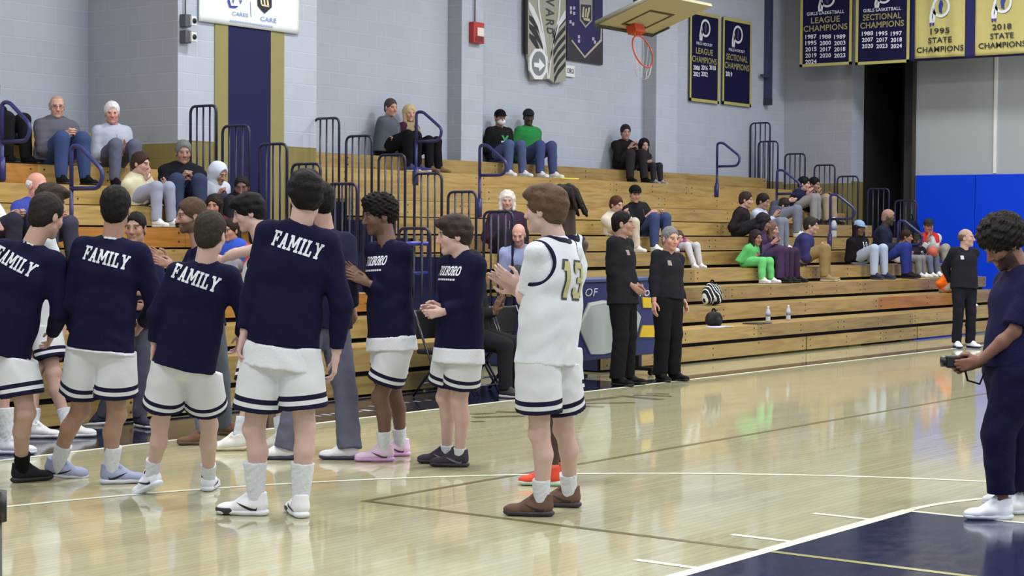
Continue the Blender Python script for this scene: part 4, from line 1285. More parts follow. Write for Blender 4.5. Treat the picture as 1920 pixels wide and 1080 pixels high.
hand_rail(780, 322, 210, 'bent navy pipe hand rail in front of the couple on the top row', 'R')
hand_rail(899, 386, 272, 'bent navy pipe hand rail below the man wearing a face mask', 'R')
hand_rail(1344, 357, 268, 'bent navy pipe hand rail standing alone high on the right end of the bleacher', 'R')
hand_rail(1456, 398, 319, 'bent dark pipe hand rail beside the two dark-haired youths near the end wall', 'R')
hand_rail(1556, 452, 365, 'bent navy pipe hand rail with a water bottle standing beside it', 'R')
hand_rail(1683, 492, 414, 'bent pale-edged pipe hand rail behind the small boy in white near the blue pads', 'R')
# ------------------------------------------------------------------ people on the court
PALE, FAIR, TAN, BROWN, DARKS = SKIN_PALE, SKIN_FAIR, SKIN_TAN, SKIN_BROWN, SKIN_DARK
def dfoot(px, py): return depth_of(onZ(px, py))
def stance(px, py, phi, S, head, spread=0.22, hphi=None, hpitch=0.0, arms=None, stag=0.0, toe=None):
    """upright figure from the spot between its feet and the centre of its head"""
    base = onZ(px, py); dep = depth_of(base); F = vdir(phi); lat = unit(np.cross(F, (0, 0, 1.0)))
    H = onD(head[0], head[1], dep)
    P = base+np.array([0, 0, 0.925*S]); Rh = head_frame(vdir(hphi if hphi is not None else phi), hpitch)
    Nk = H+Rh@np.array([0, -0.035, -0.155])*S**0.5
    up = unit(Nk-P); lt = unit(lat-up*(lat@up)); fr = np.cross(up, lt)
    J = dict(P=P, N=Nk, H=H, S=S, floor=0.0, lat=lat, Rh=Rh, hs=S**0.4)
    J['sh'] = [Nk-up*0.055*S-lt*0.165*S, Nk-up*0.055*S+lt*0.165*S]
    J['hip'] = [P-lat*0.088*S, P+lat*0.088*S]
    J['an'] = [base+lat*sg*spread/2+F*(stag*sg/2)+np.array([0, 0, 0.088*S]) for sg in (-1, 1)]
    J['kn'] = [0.5*(J['hip'][i]+J['an'][i])+F*0.03*S+np.array([0, 0, 0.02*S]) for i in (0, 1)]
    J['toe'] = [vdir(t) for t in toe] if toe else [unit(F-lat*0.2), unit(F+lat*0.2)]
    if arms == 'clap':
        c = Nk-up*0.27*S+fr*0.30*S; ha = [c-lat*0.03*S, c+lat*0.03*S]; ups = unit(fr+up*0.7); J['hdir'] = [ups, ups]; J['curl'] = [0.12, 0.15]
    elif arms == 'behind': ha = [P-fr*0.17*S-up*0.06*S-lat*0.10*S, P-fr*0.17*S-up*0.05*S+lat*0.10*S]
    elif arms == 'front': ha = [P+fr*0.20*S+up*0.06*S-lat*0.05*S, P+fr*0.20*S+up*0.06*S+lat*0.05*S]
    else: ha = [P-lat*0.25*S-up*0.10*S+fr*0.05*S, P+lat*0.25*S-up*0.10*S+fr*0.05*S]
    J['ha'] = ha
    J['el'] = [ik(J['sh'][i], ha[i], 0.285*S, 0.335*S, -fr*0.8-up*0.4+lt*(0.3 if i else -0.3)) for i in (0, 1)]
    return finish(J)
FAM = slab_text('FAMILY', 0.088, 0.07, 0.60)
FOX = slab_text('FOXBORO', 0.064, 0.07, 0.60)
def small_line(w_, h_=0.012, n=9):
    V = []; F = []
    for i in range(n):
        a = -w_/2+w_*i/n; b = a+w_/n*0.75; k = len(V)
        V += [(a, -h_/2), (b, -h_/2), (b, h_/2), (a, h_/2)]; F.append((k, k+1, k+2, k+3))
    return np.array(V), F
SHORTS = dict(type='shorts', stripes=True, fit=0.020, len=0.74, flare=0.112)
def sweat(**k):
    d = dict(col=NAVY, sleeve='long', hem=-0.07, fit=0.012, collar=None); d.update(k); return d
FAMPRINT = lambda h=0.78, tilt=-0.10, x=0.0, sc=1.0: dict(side='back', mesh=(FAM[0]*sc, FAM[1]), h=h, tilt=tilt, x=x, label='white block letters across the back')
def foxprints(x=0.0): return [dict(side='front', mesh=FOX, h=0.80, x=x, label='white block letters across the chest'), dict(side='front', mesh=small_line(0.20), h=0.70, x=x, name='small_lettering')]

# the four in FAMILY sweatshirts, from the left
d = dfoot(44, 915)
J = pose_px(d, 0, 172, 1.00, (4, 640), (60, 458), (88, 405, 0.03), el=[(-70, 560), (112, 585, 0.02)], ha=[(-80, 660), (92, 640, 0.28)],
            kn=[(-30, 775, 0.0), (48, 775, -0.02)], an=[(-70, 890), (40, 878)], toe=[160, 130], hphi=150, hpitch=0.25, tilt=0.20, sw=0.17)
describe('P1', J)
build_person('player at the left edge in a FAMILY sweatshirt, black shoe, head tilted to the right', J, dict(skin=FAIR, hairc=HAIR_DARK, hair='short', girth=1.02,
    top=sweat(collar=WHITE, prints=[FAMPRINT(0.80, -0.16, -0.03)]), bottom=SHORTS, sock=BLACK, sock_h=0.13, shoe=(srgb(34, 32, 38), srgb(28, 26, 32)), laces=srgb(70, 66, 74)))
d = dfoot(165, 915)
J = pose_px(d, 0, 178, 1.03, (191, 630), (211, 447), (217, 392, 0.02), el=[(128, 570), (292, 572, 0.05)], ha=[(150, 645, 0.22), (258, 618, 0.30)],
            kn=[(150, 770), (218, 778)], an=[(105, 868), (208, 880)], toe=[115, 105], hphi=182, hpitch=0.05, tilt=0.10, sw=0.172, froll=[-0.35, 0], pitch=[0.12, 0])
describe('P2', J)
build_person('player in a FAMILY sweatshirt with grey-blue shoes, second of the four from the left', J, dict(skin=TAN, hairc=HAIR_BLACK, hair='short', girth=1.02,
    top=sweat(collar=WHITE, undertee=-0.10, hem=-0.085, prints=[FAMPRINT(0.80, -0.14, 0.0)]), bottom=SHORTS, sock=WHITE, sock_h=0.15, shoe=(srgb(150, 158, 190), srgb(205, 210, 226)), swoosh=BLACK, laces=srgb(196, 200, 220)))
d = dfoot(335, 945)
J = pose_px(d, 0, 176, 0.93, (350, 662), (386, 492), (395, 440, 0.0), el=[(294, 590), (462, 592, 0.02)], ha=[(288, 668, 0.06), (446, 648, 0.16)],
            kn=[(300, 795), (392, 798)], an=[(284, 890), (391, 895)], toe=[-128, 178], hphi=168, hpitch=0.12, tilt=0.06, sw=0.165, pitch=[0.40, 0])
describe('P3', J)
build_person('shorter player in a FAMILY sweatshirt with navy-collared white shoes, left heel lifted', J, dict(skin=PALE, hairc=srgb(48, 42, 36), hair='short', girth=1.02,
    top=sweat(hem=-0.10, prints=[FAMPRINT(0.82, -0.12, -0.02)]), bottom=SHORTS, sock=WHITE, sock_h=0.12, shoe=(srgb(225, 230, 244), srgb(215, 222, 240)), heel_collar=NAVY, laces=srgb(120, 124, 150), swoosh=NAVY))
d = dfoot(520, 972)
J = pose_px(d, 0, 176, 1.06, (529, 655), (562, 419), (573, 368, 0.0), el=[(472, 560), (640, 572, 0.0)], ha=[(452, 652, -0.02), (627, 690, 0.05)],
            kn=[(477, 805), (572, 800)], an=[(480, 935), (563, 938)], toe=[-97, -160], hphi=196, hpitch=0.12, tilt=0.15, sw=0.158)
describe('P4', J)
build_person('tallest player in a FAMILY sweatshirt with untucked white tee and black-toed white shoes', J, dict(skin=PALE, hairc=HAIR_BLACK, hair='fluffy', girth=1.02,
    top=sweat(hem=0.015, undertee=-0.10, prints=[FAMPRINT(0.83, -0.17, 0.02)]), bottom=SHORTS, sock=WHITE, sock_h=0.20, shoe=(srgb(228, 230, 238), srgb(222, 226, 236)), swoosh=BLACK, toe_cap=srgb(48, 46, 58), laces=srgb(180, 184, 194)))
# player in white with a bare arm stretched out, behind the tallest one
d = dfoot(490, 838)
J = pose_px(d, 0, -88, 1.0, (486, 640), (492, 447), (466, 398), el=[(442, 475, -0.10), (520, 560, 0.2)], ha=[(405, 492, -0.02), (520, 640, 0.2)],
            kn=[(470, 740), (525, 740)], an=[(445, 822), (528, 822)], toe=[-80, -80], hphi=-80, hpitch=0.30)
describe('P5', J)
build_person('player with a bare outstretched arm, half hidden behind the tallest FAMILY sweatshirt', J, dict(skin=PALE, hairc=HAIR_BLACK, hair='fluffy',
    top=dict(col=WHITE, jersey=True, tee='none', hem=-0.09, fit=0.012), bottom=SHORTS, sock=WHITE, sock_h=0.16, shoe=(srgb(225, 226, 224), srgb(205, 196, 170))))
# player in the white game shirt bending behind the first one
d = dfoot(95, 814)
J = pose_px(d, 0, 115, 1.0, (78, 590), (82, 432), (96, 378, 0.0), el=[(36, 490), (127, 545, 0.0)], ha=[(50, 585, -0.1), (112, 655, -0.08)],
            kn=[(68, 690), (100, 700)], an=[(62, 800), (128, 798)], toe=[95, 95], hphi=110, hpitch=0.30)
describe('P6', J)
build_person('player in a white game shirt with head bowed behind the left-edge FAMILY sweatshirt', J, dict(skin=FAIR, hairc=srgb(50, 42, 36), hair='fluffy',
    top=dict(col=WHITE, jersey=True, tee='short', hem=-0.09, fit=0.012), bottom=SHORTS, sock=WHITE, sock_h=0.14, shoe=(srgb(228, 230, 236), srgb(222, 226, 236))))
# player mostly out of the picture at the left edge
J = stance(-18, 848, 100, 1.0, (-28, 420), spread=0.25, stag=0.25, arms='clap')
build_person('player cut off by the left picture edge, only a white sock and shoe in view', J, dict(skin=FAIR, hairc=HAIR_DARK, hair='short',
    top=dict(col=WHITE, sleeve='short', hem=-0.09, fit=0.01), bottom=SHORTS, sock=WHITE, sock_h=0.24, shoe=(srgb(220, 226, 240), srgb(216, 222, 240))))
# assistant coaches and trainers by the bench
d = dfoot(232, 798)
J = pose_px(d, 0, 8, 0.93, (262, 602), (256, 474), (254, 428, -0.04), el=[(300, 545, -0.02), (215, 545, 0.0)], ha=[(262, 575, -0.16), (266, 548, -0.18)],
            kn=[(268, 700), (228, 700)], an=[(262, 782), (192, 778)], toe=[40, -60], hphi=-6, hpitch=0.02, hdir=[None, None])
J['hdir'] = [unit(-vdir(90)*1.0), unit(vdir(90))]; J['hnor'] = [vdir(0), vdir(0)]
J = finish(J); describe('P7', J)
build_person('assistant coach facing the camera with folded arms, navy polo and grey slacks', J, dict(skin=SKIN_TAN, hairc=HAIR_BLACK, hair='crop',
    top=dict(col=srgb(30, 32, 66), name='polo_shirt', sleeve='half', hem=-0.06, fit=0.012), bottom=dict(type='pants', col=srgb(78, 82, 98)), shoe=(srgb(50, 52, 70), srgb(225, 228, 240))))
d = dfoot(402, 822)
J = pose_px(d, 0, -62, 0.98, (388, 600), (376, 462), (358, 405, 0.0), el=[(362, 540, -0.22), (330, 545, 0.15)], ha=[(306, 492, -0.12), (300, 480, -0.05)],
            kn=[(412, 715), (372, 720)], an=[(420, 795), (385, 812)], toe=[75, -75], hphi=-62, hpitch=0.08, hdir=[None, None])
J['hdir'] = [unit(vdir(-90)+0.35*VU), unit(vdir(-90)+0.6*VU)]; J['curl'] = [0.1, 0.1]
J = finish(J); describe('P8', J)
build_person('bearded man in a navy top clapping, partly hidden behind the shorter FAMILY sweatshirt', J, dict(skin=TAN, hairc=HAIR_BROWN, hair='short', beard=(srgb(60, 46, 40), 0.8),
    top=dict(col=NAVY, sleeve='short', hem=-0.06, fit=0.012, prints=[dict(side='front', mesh=slab_text('FX', 0.035), h=0.74, x=0.07, label='small white letters on the chest')]),
    bottom=dict(type='pants', col=srgb(92, 100, 116)), shoe=(srgb(110, 84, 66), srgb(92, 72, 60))))
d = dfoot(588, 858)
J = pose_px(d, 0, -140, 1.0, (606, 604), (612, 436), (600, 378, 0.0), el=[(574, 520, 0.1), (652, 520, -0.08)], ha=[(560, 560, 0.3), (664, 590, 0.16)],
            kn=[(560, 735), (648, 738)], an=[(536, 838), (655, 838)], toe=[-92, -92], hphi=-150, hpitch=0.05)
describe('P9', J)
build_person('coach in a dark navy jacket and grey trousers, behind the tallest player', J, dict(skin=FAIR, hairc=HAIR_BLACK, hair='short', girth=1.08,
    top=dict(col=srgb(28, 30, 58), name='jacket', sleeve='long', hem=-0.04, fit=0.03, collar=srgb(24, 26, 50)), bottom=dict(type='pants', col=srgb(96, 98, 118), fit=0.012, ankle=0.085), shoe=(srgb(230, 232, 240), srgb(60, 62, 92)), laces=WHITE))
d = dfoot(716, 868)
J = pose_px(d, 0, -50, 0.99, (734, 630), (727, 453), (711, 405, 0.0), el=[(752, 560, -0.10), (712, 560, 0.22)], ha=[(672, 522, -0.10), (664, 508, -0.02)],
            kn=[(713, 745), (738, 735)], an=[(722, 842), (752, 832)], toe=[-88, -80], hphi=-68, hpitch=0.12, hdir=[None, None], sw=0.158)
J['hdir'] = [unit(vdir(-80)+0.45*VU), unit(vdir(-80)+0.7*VU)]; J['curl'] = [0.12, 0.12]
J = finish(J); describe('P10', J)
build_person('curly-haired player in a FOXBORO sweatshirt and pink shoes, clapping', J, dict(skin=SKIN_BROWN, hairc=HAIR_BLACK, hair='curly', beard=(srgb(50, 36, 32), 0.4),
    top=sweat(hem=-0.01, fit=0.02, undertee=-0.10, prints=foxprints(-0.01)), bottom=SHORTS, sock=WHITE, sock_h=0.13, shoe=(srgb(222, 196, 226), srgb(214, 160, 216)), swoosh=srgb(90, 60, 80), laces=srgb(226, 206, 226)))
d = dfoot(842, 880)
J = pose_px(d, 0, -52, 0.96, (861, 640), (867, 476), (851, 441, 0.0), el=[(882, 568, -0.12), (842, 570, 0.2)], ha=[(812, 588, -0.12), (806, 578, -0.04)],
            kn=[(862, 752), (834, 745)], an=[(862, 852), (838, 846)], toe=[-92, -92], hphi=-78, hpitch=0.10, hdir=[None, None], sw=0.158)
J['hdir'] = [unit(vdir(-80)-0.15*VU), unit(vdir(-80)-0.1*VU)]; J['curl'] = [0.7, 0.5]
J = finish(J); describe('P11', J)
build_person('short-haired player in a FOXBORO sweatshirt and black shoes, hands clasped', J, dict(skin=PALE, hairc=srgb(52, 42, 40), hair='fluffy',
    top=sweat(hem=-0.05, fit=0.024, undertee=-0.15, prints=foxprints(0.0)), bottom=SHORTS, sock=WHITE, sock_h=0.05, shoe=(srgb(62, 56, 68), srgb(44, 42, 52)), laces=BLACK, swoosh=srgb(120, 124, 140)))
# number 13 and the player hidden behind him
d = dfoot(1052, 908)
J = pose_px(d, 0, -130, 0.98, (1042, 625), (1062, 438), (1056, 388, 0.0), el=[(1036, 540, 0.1), (1066, 545, 0.2)], ha=[(1020, 560, 0.3), (1040, 560, 0.35)],
            kn=[(1044, 765), (1058, 770)], an=[(1034, 885), (1050, 880)], toe=[-95, -95], hphi=-140, hpitch=0.1)
describe('P13', J)
build_person('player with dreadlocks in white, almost hidden behind number 13', J, dict(skin=SKIN_DARK, hairc=srgb(24, 18, 18), hair='dreads',
    top=dict(col=WHITE, jersey=True, tee='none', low=0.170, hem=-0.09, fit=0.008), bottom=SHORTS, sock=srgb(220, 120, 90), sock_h=0.05, shoe=(srgb(222, 84, 62), srgb(190, 220, 200))))
d = dfoot(1016, 972)
num = slab_text('13', 0.225, 0.14, 0.70)
J = pose_px(d, 0, -128, 1.02, (1026, 645), (1042, 447), (1022, 393, 0.0), el=[(982, 560, -0.06), (1058, 560, 0.30)], ha=[(952, 520, 0.14), (946, 530, 0.22)],
            kn=[(1012, 812), (1058, 806)], an=[(1016, 938), (1068, 922)], toe=[-97, -105], hphi=-118, hpitch=0.02, sw=0.165, hdir=[None, None])
J['hdir'] = [unit(vdir(-100)+0.6*VU), unit(vdir(-100)+0.8*VU)]; J['curl'] = [0.2, 0.15]
J = finish(J); describe('P12', J)
build_person('player number 13 in white seen from behind, brown shoes, clapping', J, dict(skin=PALE, hairc=srgb(84, 66, 54), hair='fluffy', girth=1.03,
    top=dict(col=WHITE, jersey=True, tee='half', low=0.178, hem=-0.11, fit=0.016, prints=[dict(side='back', mesh=num, h=0.62, x=0.004, col=srgb(60, 62, 70), label='grey outline of the number 13'),
        dict(side='back', mesh=slab_text('13', 0.200, 0.20, 0.68), h=0.62, x=0.004, col=srgb(172, 168, 120), eps=0.0075, name='number', label='olive gold number 13')]),
    bottom=SHORTS, sock=WHITE, sock_h=0.12, shoe=(srgb(104, 80, 70), srgb(52, 42, 52)), laces=srgb(40, 32, 36), swoosh=srgb(44, 34, 38)))
# the three referees in black
J = stance(1166, 722, 62, 1.0, (1168, 420), spread=0.24, hphi=82, hpitch=-0.03, arms='front')
def badge():
    return np.array([(-.022, -.028), (.022, -.028), (.022, .028), (-.022, .028)]), [(0, 1, 2, 3)]
REF = dict(type='pants', col=srgb(24, 24, 28), fit=0.016, ankle=0.082)
build_person('dark-haired referee in black looking to the right, in front of the scorers table', J, dict(skin=SKIN_TAN, hairc=HAIR_BLACK, hair='crop', girth=1.06,
    top=dict(col=srgb(30, 30, 36), name='jacket', sleeve='long', hem=-0.08, fit=0.02, collar=srgb(26, 26, 30), prints=[dict(side='front', mesh=badge(), h=0.74, x=-0.09, col=srgb(150, 130, 130), name='badge')]), bottom=REF, shoe=(BLACK, BLACK)))
J = stance(1250, 714, 38, 0.95, (1257, 448), spread=0.2, hphi=30, hpitch=0.05)
build_person('grey-haired referee in black, shorter, standing right of the dark-haired referee', J, dict(skin=srgb(196, 150, 134), hairc=srgb(112, 114, 118), hair='crop', girth=1.10,
    top=dict(col=srgb(32, 32, 40), name='jacket', sleeve='long', hem=0.0, fit=0.014, collar=srgb(26, 26, 30), prints=[dict(side='front', mesh=badge(), h=0.74, x=-0.09, col=srgb(150, 140, 130), name='badge')]), bottom=REF, shoe=(BLACK, BLACK)))
J = stance(1806, 652, 15, 0.97, (1812, 446), spread=0.22, hphi=62, hpitch=-0.02, arms='behind')
build_person('balding referee in black with hands behind his back, standing before the blue pads', J, dict(skin=FAIR, hairc=srgb(88, 76, 66), hair='fringe', scalp=(srgb(150, 120, 104), 0.5), girth=1.08,
    top=dict(col=srgb(30, 30, 40), name='jacket', sleeve='long', hem=-0.06, fit=0.016, collar=srgb(24, 24, 30), prints=[dict(side='front', mesh=badge(), h=0.72, x=-0.10, col=srgb(190, 196, 210), name='badge')]), bottom=dict(type='pants', col=srgb(28, 28, 40), fit=0.006, ankle=0.07), shoe=(srgb(225, 230, 245), srgb(30, 40, 110))))
# the two at the right edge
d = dfoot(1858, 972)
J = pose_px(d, 0, -82, 1.0, (1898, 690), (1917, 505), (1880, 458, 0.0), el=[(1902, 622, -0.18), (1905, 620, 0.20)], ha=[(1812, 682, -0.12), (1804, 688, 0.0)],
            kn=[(1872, 815), (1902, 815)], an=[(1878, 945), (1925, 935)], toe=[-88, -80], hphi=-76, hpitch=0.55, hdir=[None, None], sw=0.17)
J['hdir'] = [unit(vdir(-88)-0.25*VU), unit(vdir(-88)-0.2*VU)]; J['curl'] = [0.75, 0.6]
J = finish(J); describe('P14', J)
CAMMAN = J
build_person('bearded young man with curly hair looking down at the small camera in his hands', J, dict(skin=srgb(128, 92, 78), hairc=srgb(30, 25, 25), hair='afro', beard=(srgb(40, 30, 28), 0.85), girth=1.05,
    top=dict(col=srgb(26, 27, 62), name='tee_shirt', sleeve='half', hem=0.0, fit=0.03, collar=srgb(200, 196, 176)), bottom=dict(type='pants', col=srgb(24, 25, 56), fit=0.03, ankle=0.075, cuff=True), shoe=(srgb(228, 234, 248), srgb(200, 208, 226)), laces=WHITE))
J = stance(1962, 952, -70, 1.0, (1972, 440), spread=0.3, stag=0.2, hphi=-100)
build_person('person in black cut off by the right picture edge behind the bearded man', J, dict(skin=FAIR, hairc=HAIR_DARK, hair='short', girth=1.05,
    top=dict(col=srgb(24, 25, 40), name='jacket', sleeve='long', hem=-0.06, fit=0.03), bottom=dict(type='pants', col=srgb(20, 21, 34), fit=0.03), shoe=(srgb(210, 214, 226), srgb(190, 196, 210))))
# ------------------------------------------------------------------ spectators on the rows
def jeans(c=(66, 78, 118)): return dict(type='pants', col=srgb(*c), fit=0.010, seated=True, ankle=0.062)
def pants(*c): return dict(type='pants', col=srgb(*c), fit=0.012, seated=True, ankle=0.064)
def coat(*c, **k):
    d = dict(col=srgb(*c), name=k.pop('name', 'jacket'), sleeve='long', hem=-0.05, fit=0.022); d.update(k); return d
def seat(label, sec, px, sy, phi, S, head, look, group=None, **kw):
    J, k = pose_seat(sec, px, sy, phi, S, head, **kw)
    look.setdefault('shoe', (srgb(60, 58, 62), srgb(190, 190, 195)))
    return build_person(label, J, look, h=0.0145, group=group)
WT = (srgb(216, 218, 224), srgb(206, 210, 218))
BK = (BLACK, BLACK)
# left section
seat('elderly man in a grey quilted jacket and glasses high on the left bleacher', 'L', 104, 318, 40, 1.02, (107, 200), dict(skin=srgb(196, 156, 142), hairc=srgb(96, 92, 92), hair='fringe', scalp=(srgb(120, 110, 106), 0.4), glasses=True, girth=1.25,
    top=coat(92, 92, 108, collar=srgb(40, 40, 48), quilt=True, zip=srgb(40, 40, 48)), bottom=jeans((58, 74, 120)), shoe=BK), hphi=20, arms='clasp')
seat('white-haired woman in a pale blue-grey fleece clapping beside the elderly man', 'L', 210, 322, 35, 0.95, (210, 212), dict(skin=srgb(202, 150, 136), hairc=HAIR_WHITE, hair='short', girth=1.1,
    top=coat(172, 182, 202, zip=srgb(90, 96, 120)), bottom=pants(96, 100, 122), shoe=BK), hphi=15, arms='clap')
seat('balding old man in a blue jacket behind the left-edge FAMILY sweatshirt', 'L', 62, 462, 55, 0.96, (70, 348), dict(skin=srgb(206, 150, 138), hairc=HAIR_WHITE, hair='fringe', girth=1.1,
    top=coat(62, 74, 160, zip=srgb(40, 44, 80)), bottom=jeans((60, 62, 80))), hphi=60, arms='lap')
seat('youth in a cream hooded top with hand at chin above the folded-arm coach', 'L', 258, 398, 62, 0.86, (264, 307), dict(skin=FAIR, hairc=srgb(56, 40, 40), hair='short',
    top=coat(206, 204, 178, name='hooded_top'), bottom=pants(150, 156, 182), shoe=WT), hphi=70, hpitch=0.15, arms='chin', lean=0.2)
seat('grey-haired man in a black padded jacket, hands together, on the left bleacher', 'L', 338, 398, 22, 1.03, (344, 286), dict(skin=TAN, hairc=srgb(104, 108, 112), hair='short', girth=1.15, 
    top=coat(24, 24, 34, collar=srgb(44, 42, 70), quilt=True, zip=srgb(60, 60, 70)), bottom=jeans((52, 62, 92)), shoe=BK), hphi=18, arms='clasp')
seat('child in a white hooded top with the hood up', 'L', 402, 398, 45, 0.80, (410, 326), dict(skin=srgb(170, 130, 112), hairc=HAIR_DARK, hood=srgb(206, 216, 236),
    top=coat(206, 216, 236, name='hooded_top'), bottom=pants(60, 62, 80), shoe=WT), hphi=55, hpitch=0.35, arms='inlap', lean=0.14)
seat('short-haired dark man in black below the navy pier stripe', 'L', 450, 446, 12, 1.0, (453, 352), dict(skin=SKIN_BROWN, hairc=srgb(30, 28, 30), hair='crop', beard=(srgb(40, 32, 30), 0.6), girth=1.1,
    top=coat(30, 30, 38), bottom=pants(36, 36, 46), shoe=BK), hphi=6, arms='clasp')
seat('girl with long dark hair in a maroon top behind the bearded man', 'L', 402, 452, 10, 0.82, (401, 386), dict(skin=srgb(176, 130, 112), hairc=srgb(34, 26, 26), hair='long',
    top=coat(84, 28, 38), bottom=pants(60, 40, 48), shoe=WT), hphi=-4, arms='inlap')
seat('small child in a red and blue jacket beside the girl with long dark hair', 'L', 436, 492, -10, 0.72, (432, 432), dict(skin=srgb(180, 138, 118), hairc=HAIR_DARK, hair='short',
    top=coat(190, 60, 58, vest=srgb(52, 86, 190)), bottom=pants(130, 130, 140), shoe=WT), hphi=-30, arms='inlap')
seat('spectator in white at the left picture edge, only a sleeve and hand in view', 'L', -28, 448, 70, 1.0, (-36, 335), dict(skin=TAN, hairc=HAIR_DARK, hair='short',
    top=coat(214, 216, 222, name='sweatshirt'), bottom=pants(44, 44, 60), shoe=WT), arms='clasp')
seat('spectator in black at the left picture edge on the top row', 'L', -20, 262, 60, 1.0, (-16, 170), dict(skin=TAN, hairc=HAIR_BLACK, hair='short',
    top=coat(20, 20, 24), bottom=pants(26, 26, 32), shoe=BK), arms='inlap')
# top row of the long section
seat('man in a grey hooded jacket leaning on the block wall beside the blonde woman', 'R', 724, 292, 66, 1.04, (733, 202), dict(skin=srgb(190, 146, 132), hairc=srgb(70, 62, 62), hair='crop', girth=1.22,
    top=coat(84, 92, 104, zip=srgb(180, 184, 200)), bottom=pants(20, 20, 26), shoe=(srgb(70, 70, 120), srgb(210, 212, 224))), hphi=42, arms='cross')
seat('blonde woman in a maroon top and tan vest on the top row', 'R', 770, 296, 62, 0.95, (768, 212), dict(skin=srgb(196, 156, 142), hairc=HAIR_BLOND, hair='long',
    top=coat(74, 36, 62, vest=srgb(150, 136, 104)), bottom=pants(22, 22, 28), shoe=(srgb(120, 98, 72), srgb(90, 72, 56))), hphi=22, arms='inlap')
seat('man in a black hooded top with a white face mask and black cap', 'R', 936, 308, 38, 1.0, (938, 221), dict(skin=TAN, hairc=HAIR_BLACK, hair='crop', cap=BLACK, mask=srgb(220, 224, 232), girth=1.15,
    top=coat(24, 26, 28, name='hooded_top', prints=[dict(side='front', mesh=(np.array([(-.07, -.09), (-.02, .01), (-.075, .09), (-.035, .09), (0, .04), (.035, .09), (.075, .09), (.02, .01), (.07, -.09), (.035, -.09), (0, -.03), (-.035, -.09)]), [tuple(range(12))]), h=0.52, col=srgb(36, 150, 96), name='emblem', label='green printed emblem'),
        dict(side='front', mesh=small_line(0.15, 0.025, 6), h=0.50, col=WHITE, eps=0.007)]), bottom=jeans((76, 88, 128)), shoe=WT), hphi=22, arms='inlap')
seat('man in a bright green tee shirt and dark cap on the top row', 'R', 990, 310, 42, 1.04, (991, 220), dict(skin=SKIN_DARK, hairc=BLACK, hair='crop', cap=srgb(34, 40, 44), girth=1.2,
    top=coat(44, 128, 68, name='tee_shirt', sleeve='half'), bottom=jeans((66, 76, 122)), shoe=WT), hphi=8, arms='inlap')
seat('man in a black jacket with his back to the wall holding a small child', 'R', 1170, 328, 28, 1.02, (1173, 248), dict(skin=srgb(170, 136, 126), hairc=srgb(36, 32, 36), hair='short', girth=1.1,
    top=coat(26, 24, 28, zip=srgb(70, 66, 66)), bottom=pants(44, 40, 46), shoe=BK), hphi=12, arms='phone')
seat('small child in a dark hood sitting close to the man in the black jacket', 'R', 1206, 330, 45, 0.74, (1208, 273), dict(skin=FAIR, hairc=HAIR_DARK, hood=srgb(30, 28, 34),
    top=coat(40, 38, 44), bottom=pants(46, 46, 56), shoe=(srgb(150, 150, 160), srgb(170, 170, 180))), hphi=15, arms='inlap')
# middle of the long section
seat('white-haired woman in a plum coat behind the barred guard rails', 'R', 948, 486, 14, 0.98, (951, 376), dict(skin=srgb(198, 160, 148), hairc=srgb(212, 208, 204), hair='bob', girth=1.2,
    top=coat(58, 44, 66, zip=srgb(140, 130, 140)), bottom=pants(40, 36, 48)), hphi=2, arms='inlap')
seat('bald man in a pale checked shirt clapping beside number 13', 'R', 976, 566, 12, 0.98, (972, 440), dict(skin=srgb(204, 154, 142), hairc=srgb(110, 100, 96), beard=(srgb(90, 76, 72), 0.45), girth=1.15,
    top=coat(150, 160, 204, name='shirt', fit=0.012), bottom=pants(60, 60, 70)), hphi=-6, hpitch=0.35, arms='clap', lean=0.2)
seat('dark-sleeved spectator reaching out beside the black bench chairs', 'R', 886, 628, 66, 1.0, (888, 494), dict(skin=SKIN_BROWN, hairc=BLACK, hair='crop', girth=1.1,
    top=coat(34, 30, 34), bottom=pants(30, 30, 36)), hphi=60, arms='clap', lean=0.10, spot=(8.12, 0.47, 0.0))
seat('boy in white and cream holding something, left of the man in the black cap', 'R', 1150, 452, 38, 0.86, (1156, 384), dict(skin=FAIR, hairc=srgb(70, 46, 36), hair='short',
    top=coat(206, 200, 190, name='sweatshirt'), bottom=pants(190, 180, 168), shoe=WT), hphi=45, hpitch=0.2, arms='phone', lean=0.15)
seat('man in a black jacket and black cap above the dark-haired referee', 'R', 1200, 456, 42, 1.0, (1191, 364), dict(skin=srgb(190, 150, 138), hairc=BLACK, hair='crop', cap=BLACK, girth=1.1,
    top=coat(28, 28, 34, zip=srgb(90, 90, 96)), bottom=jeans((58, 70, 112)), shoe=WT), hphi=12, hpitch=0.15, arms='lap')
seat('small child in a magenta jacket beside the grey-haired referee', 'R', 1280, 488, 25, 0.66, (1272, 446), dict(skin=FAIR, hairc=HAIR_BROWN, hair='long',
    top=coat(150, 40, 130), bottom=pants(190, 190, 200), shoe=WT), hphi=20, arms='inlap')
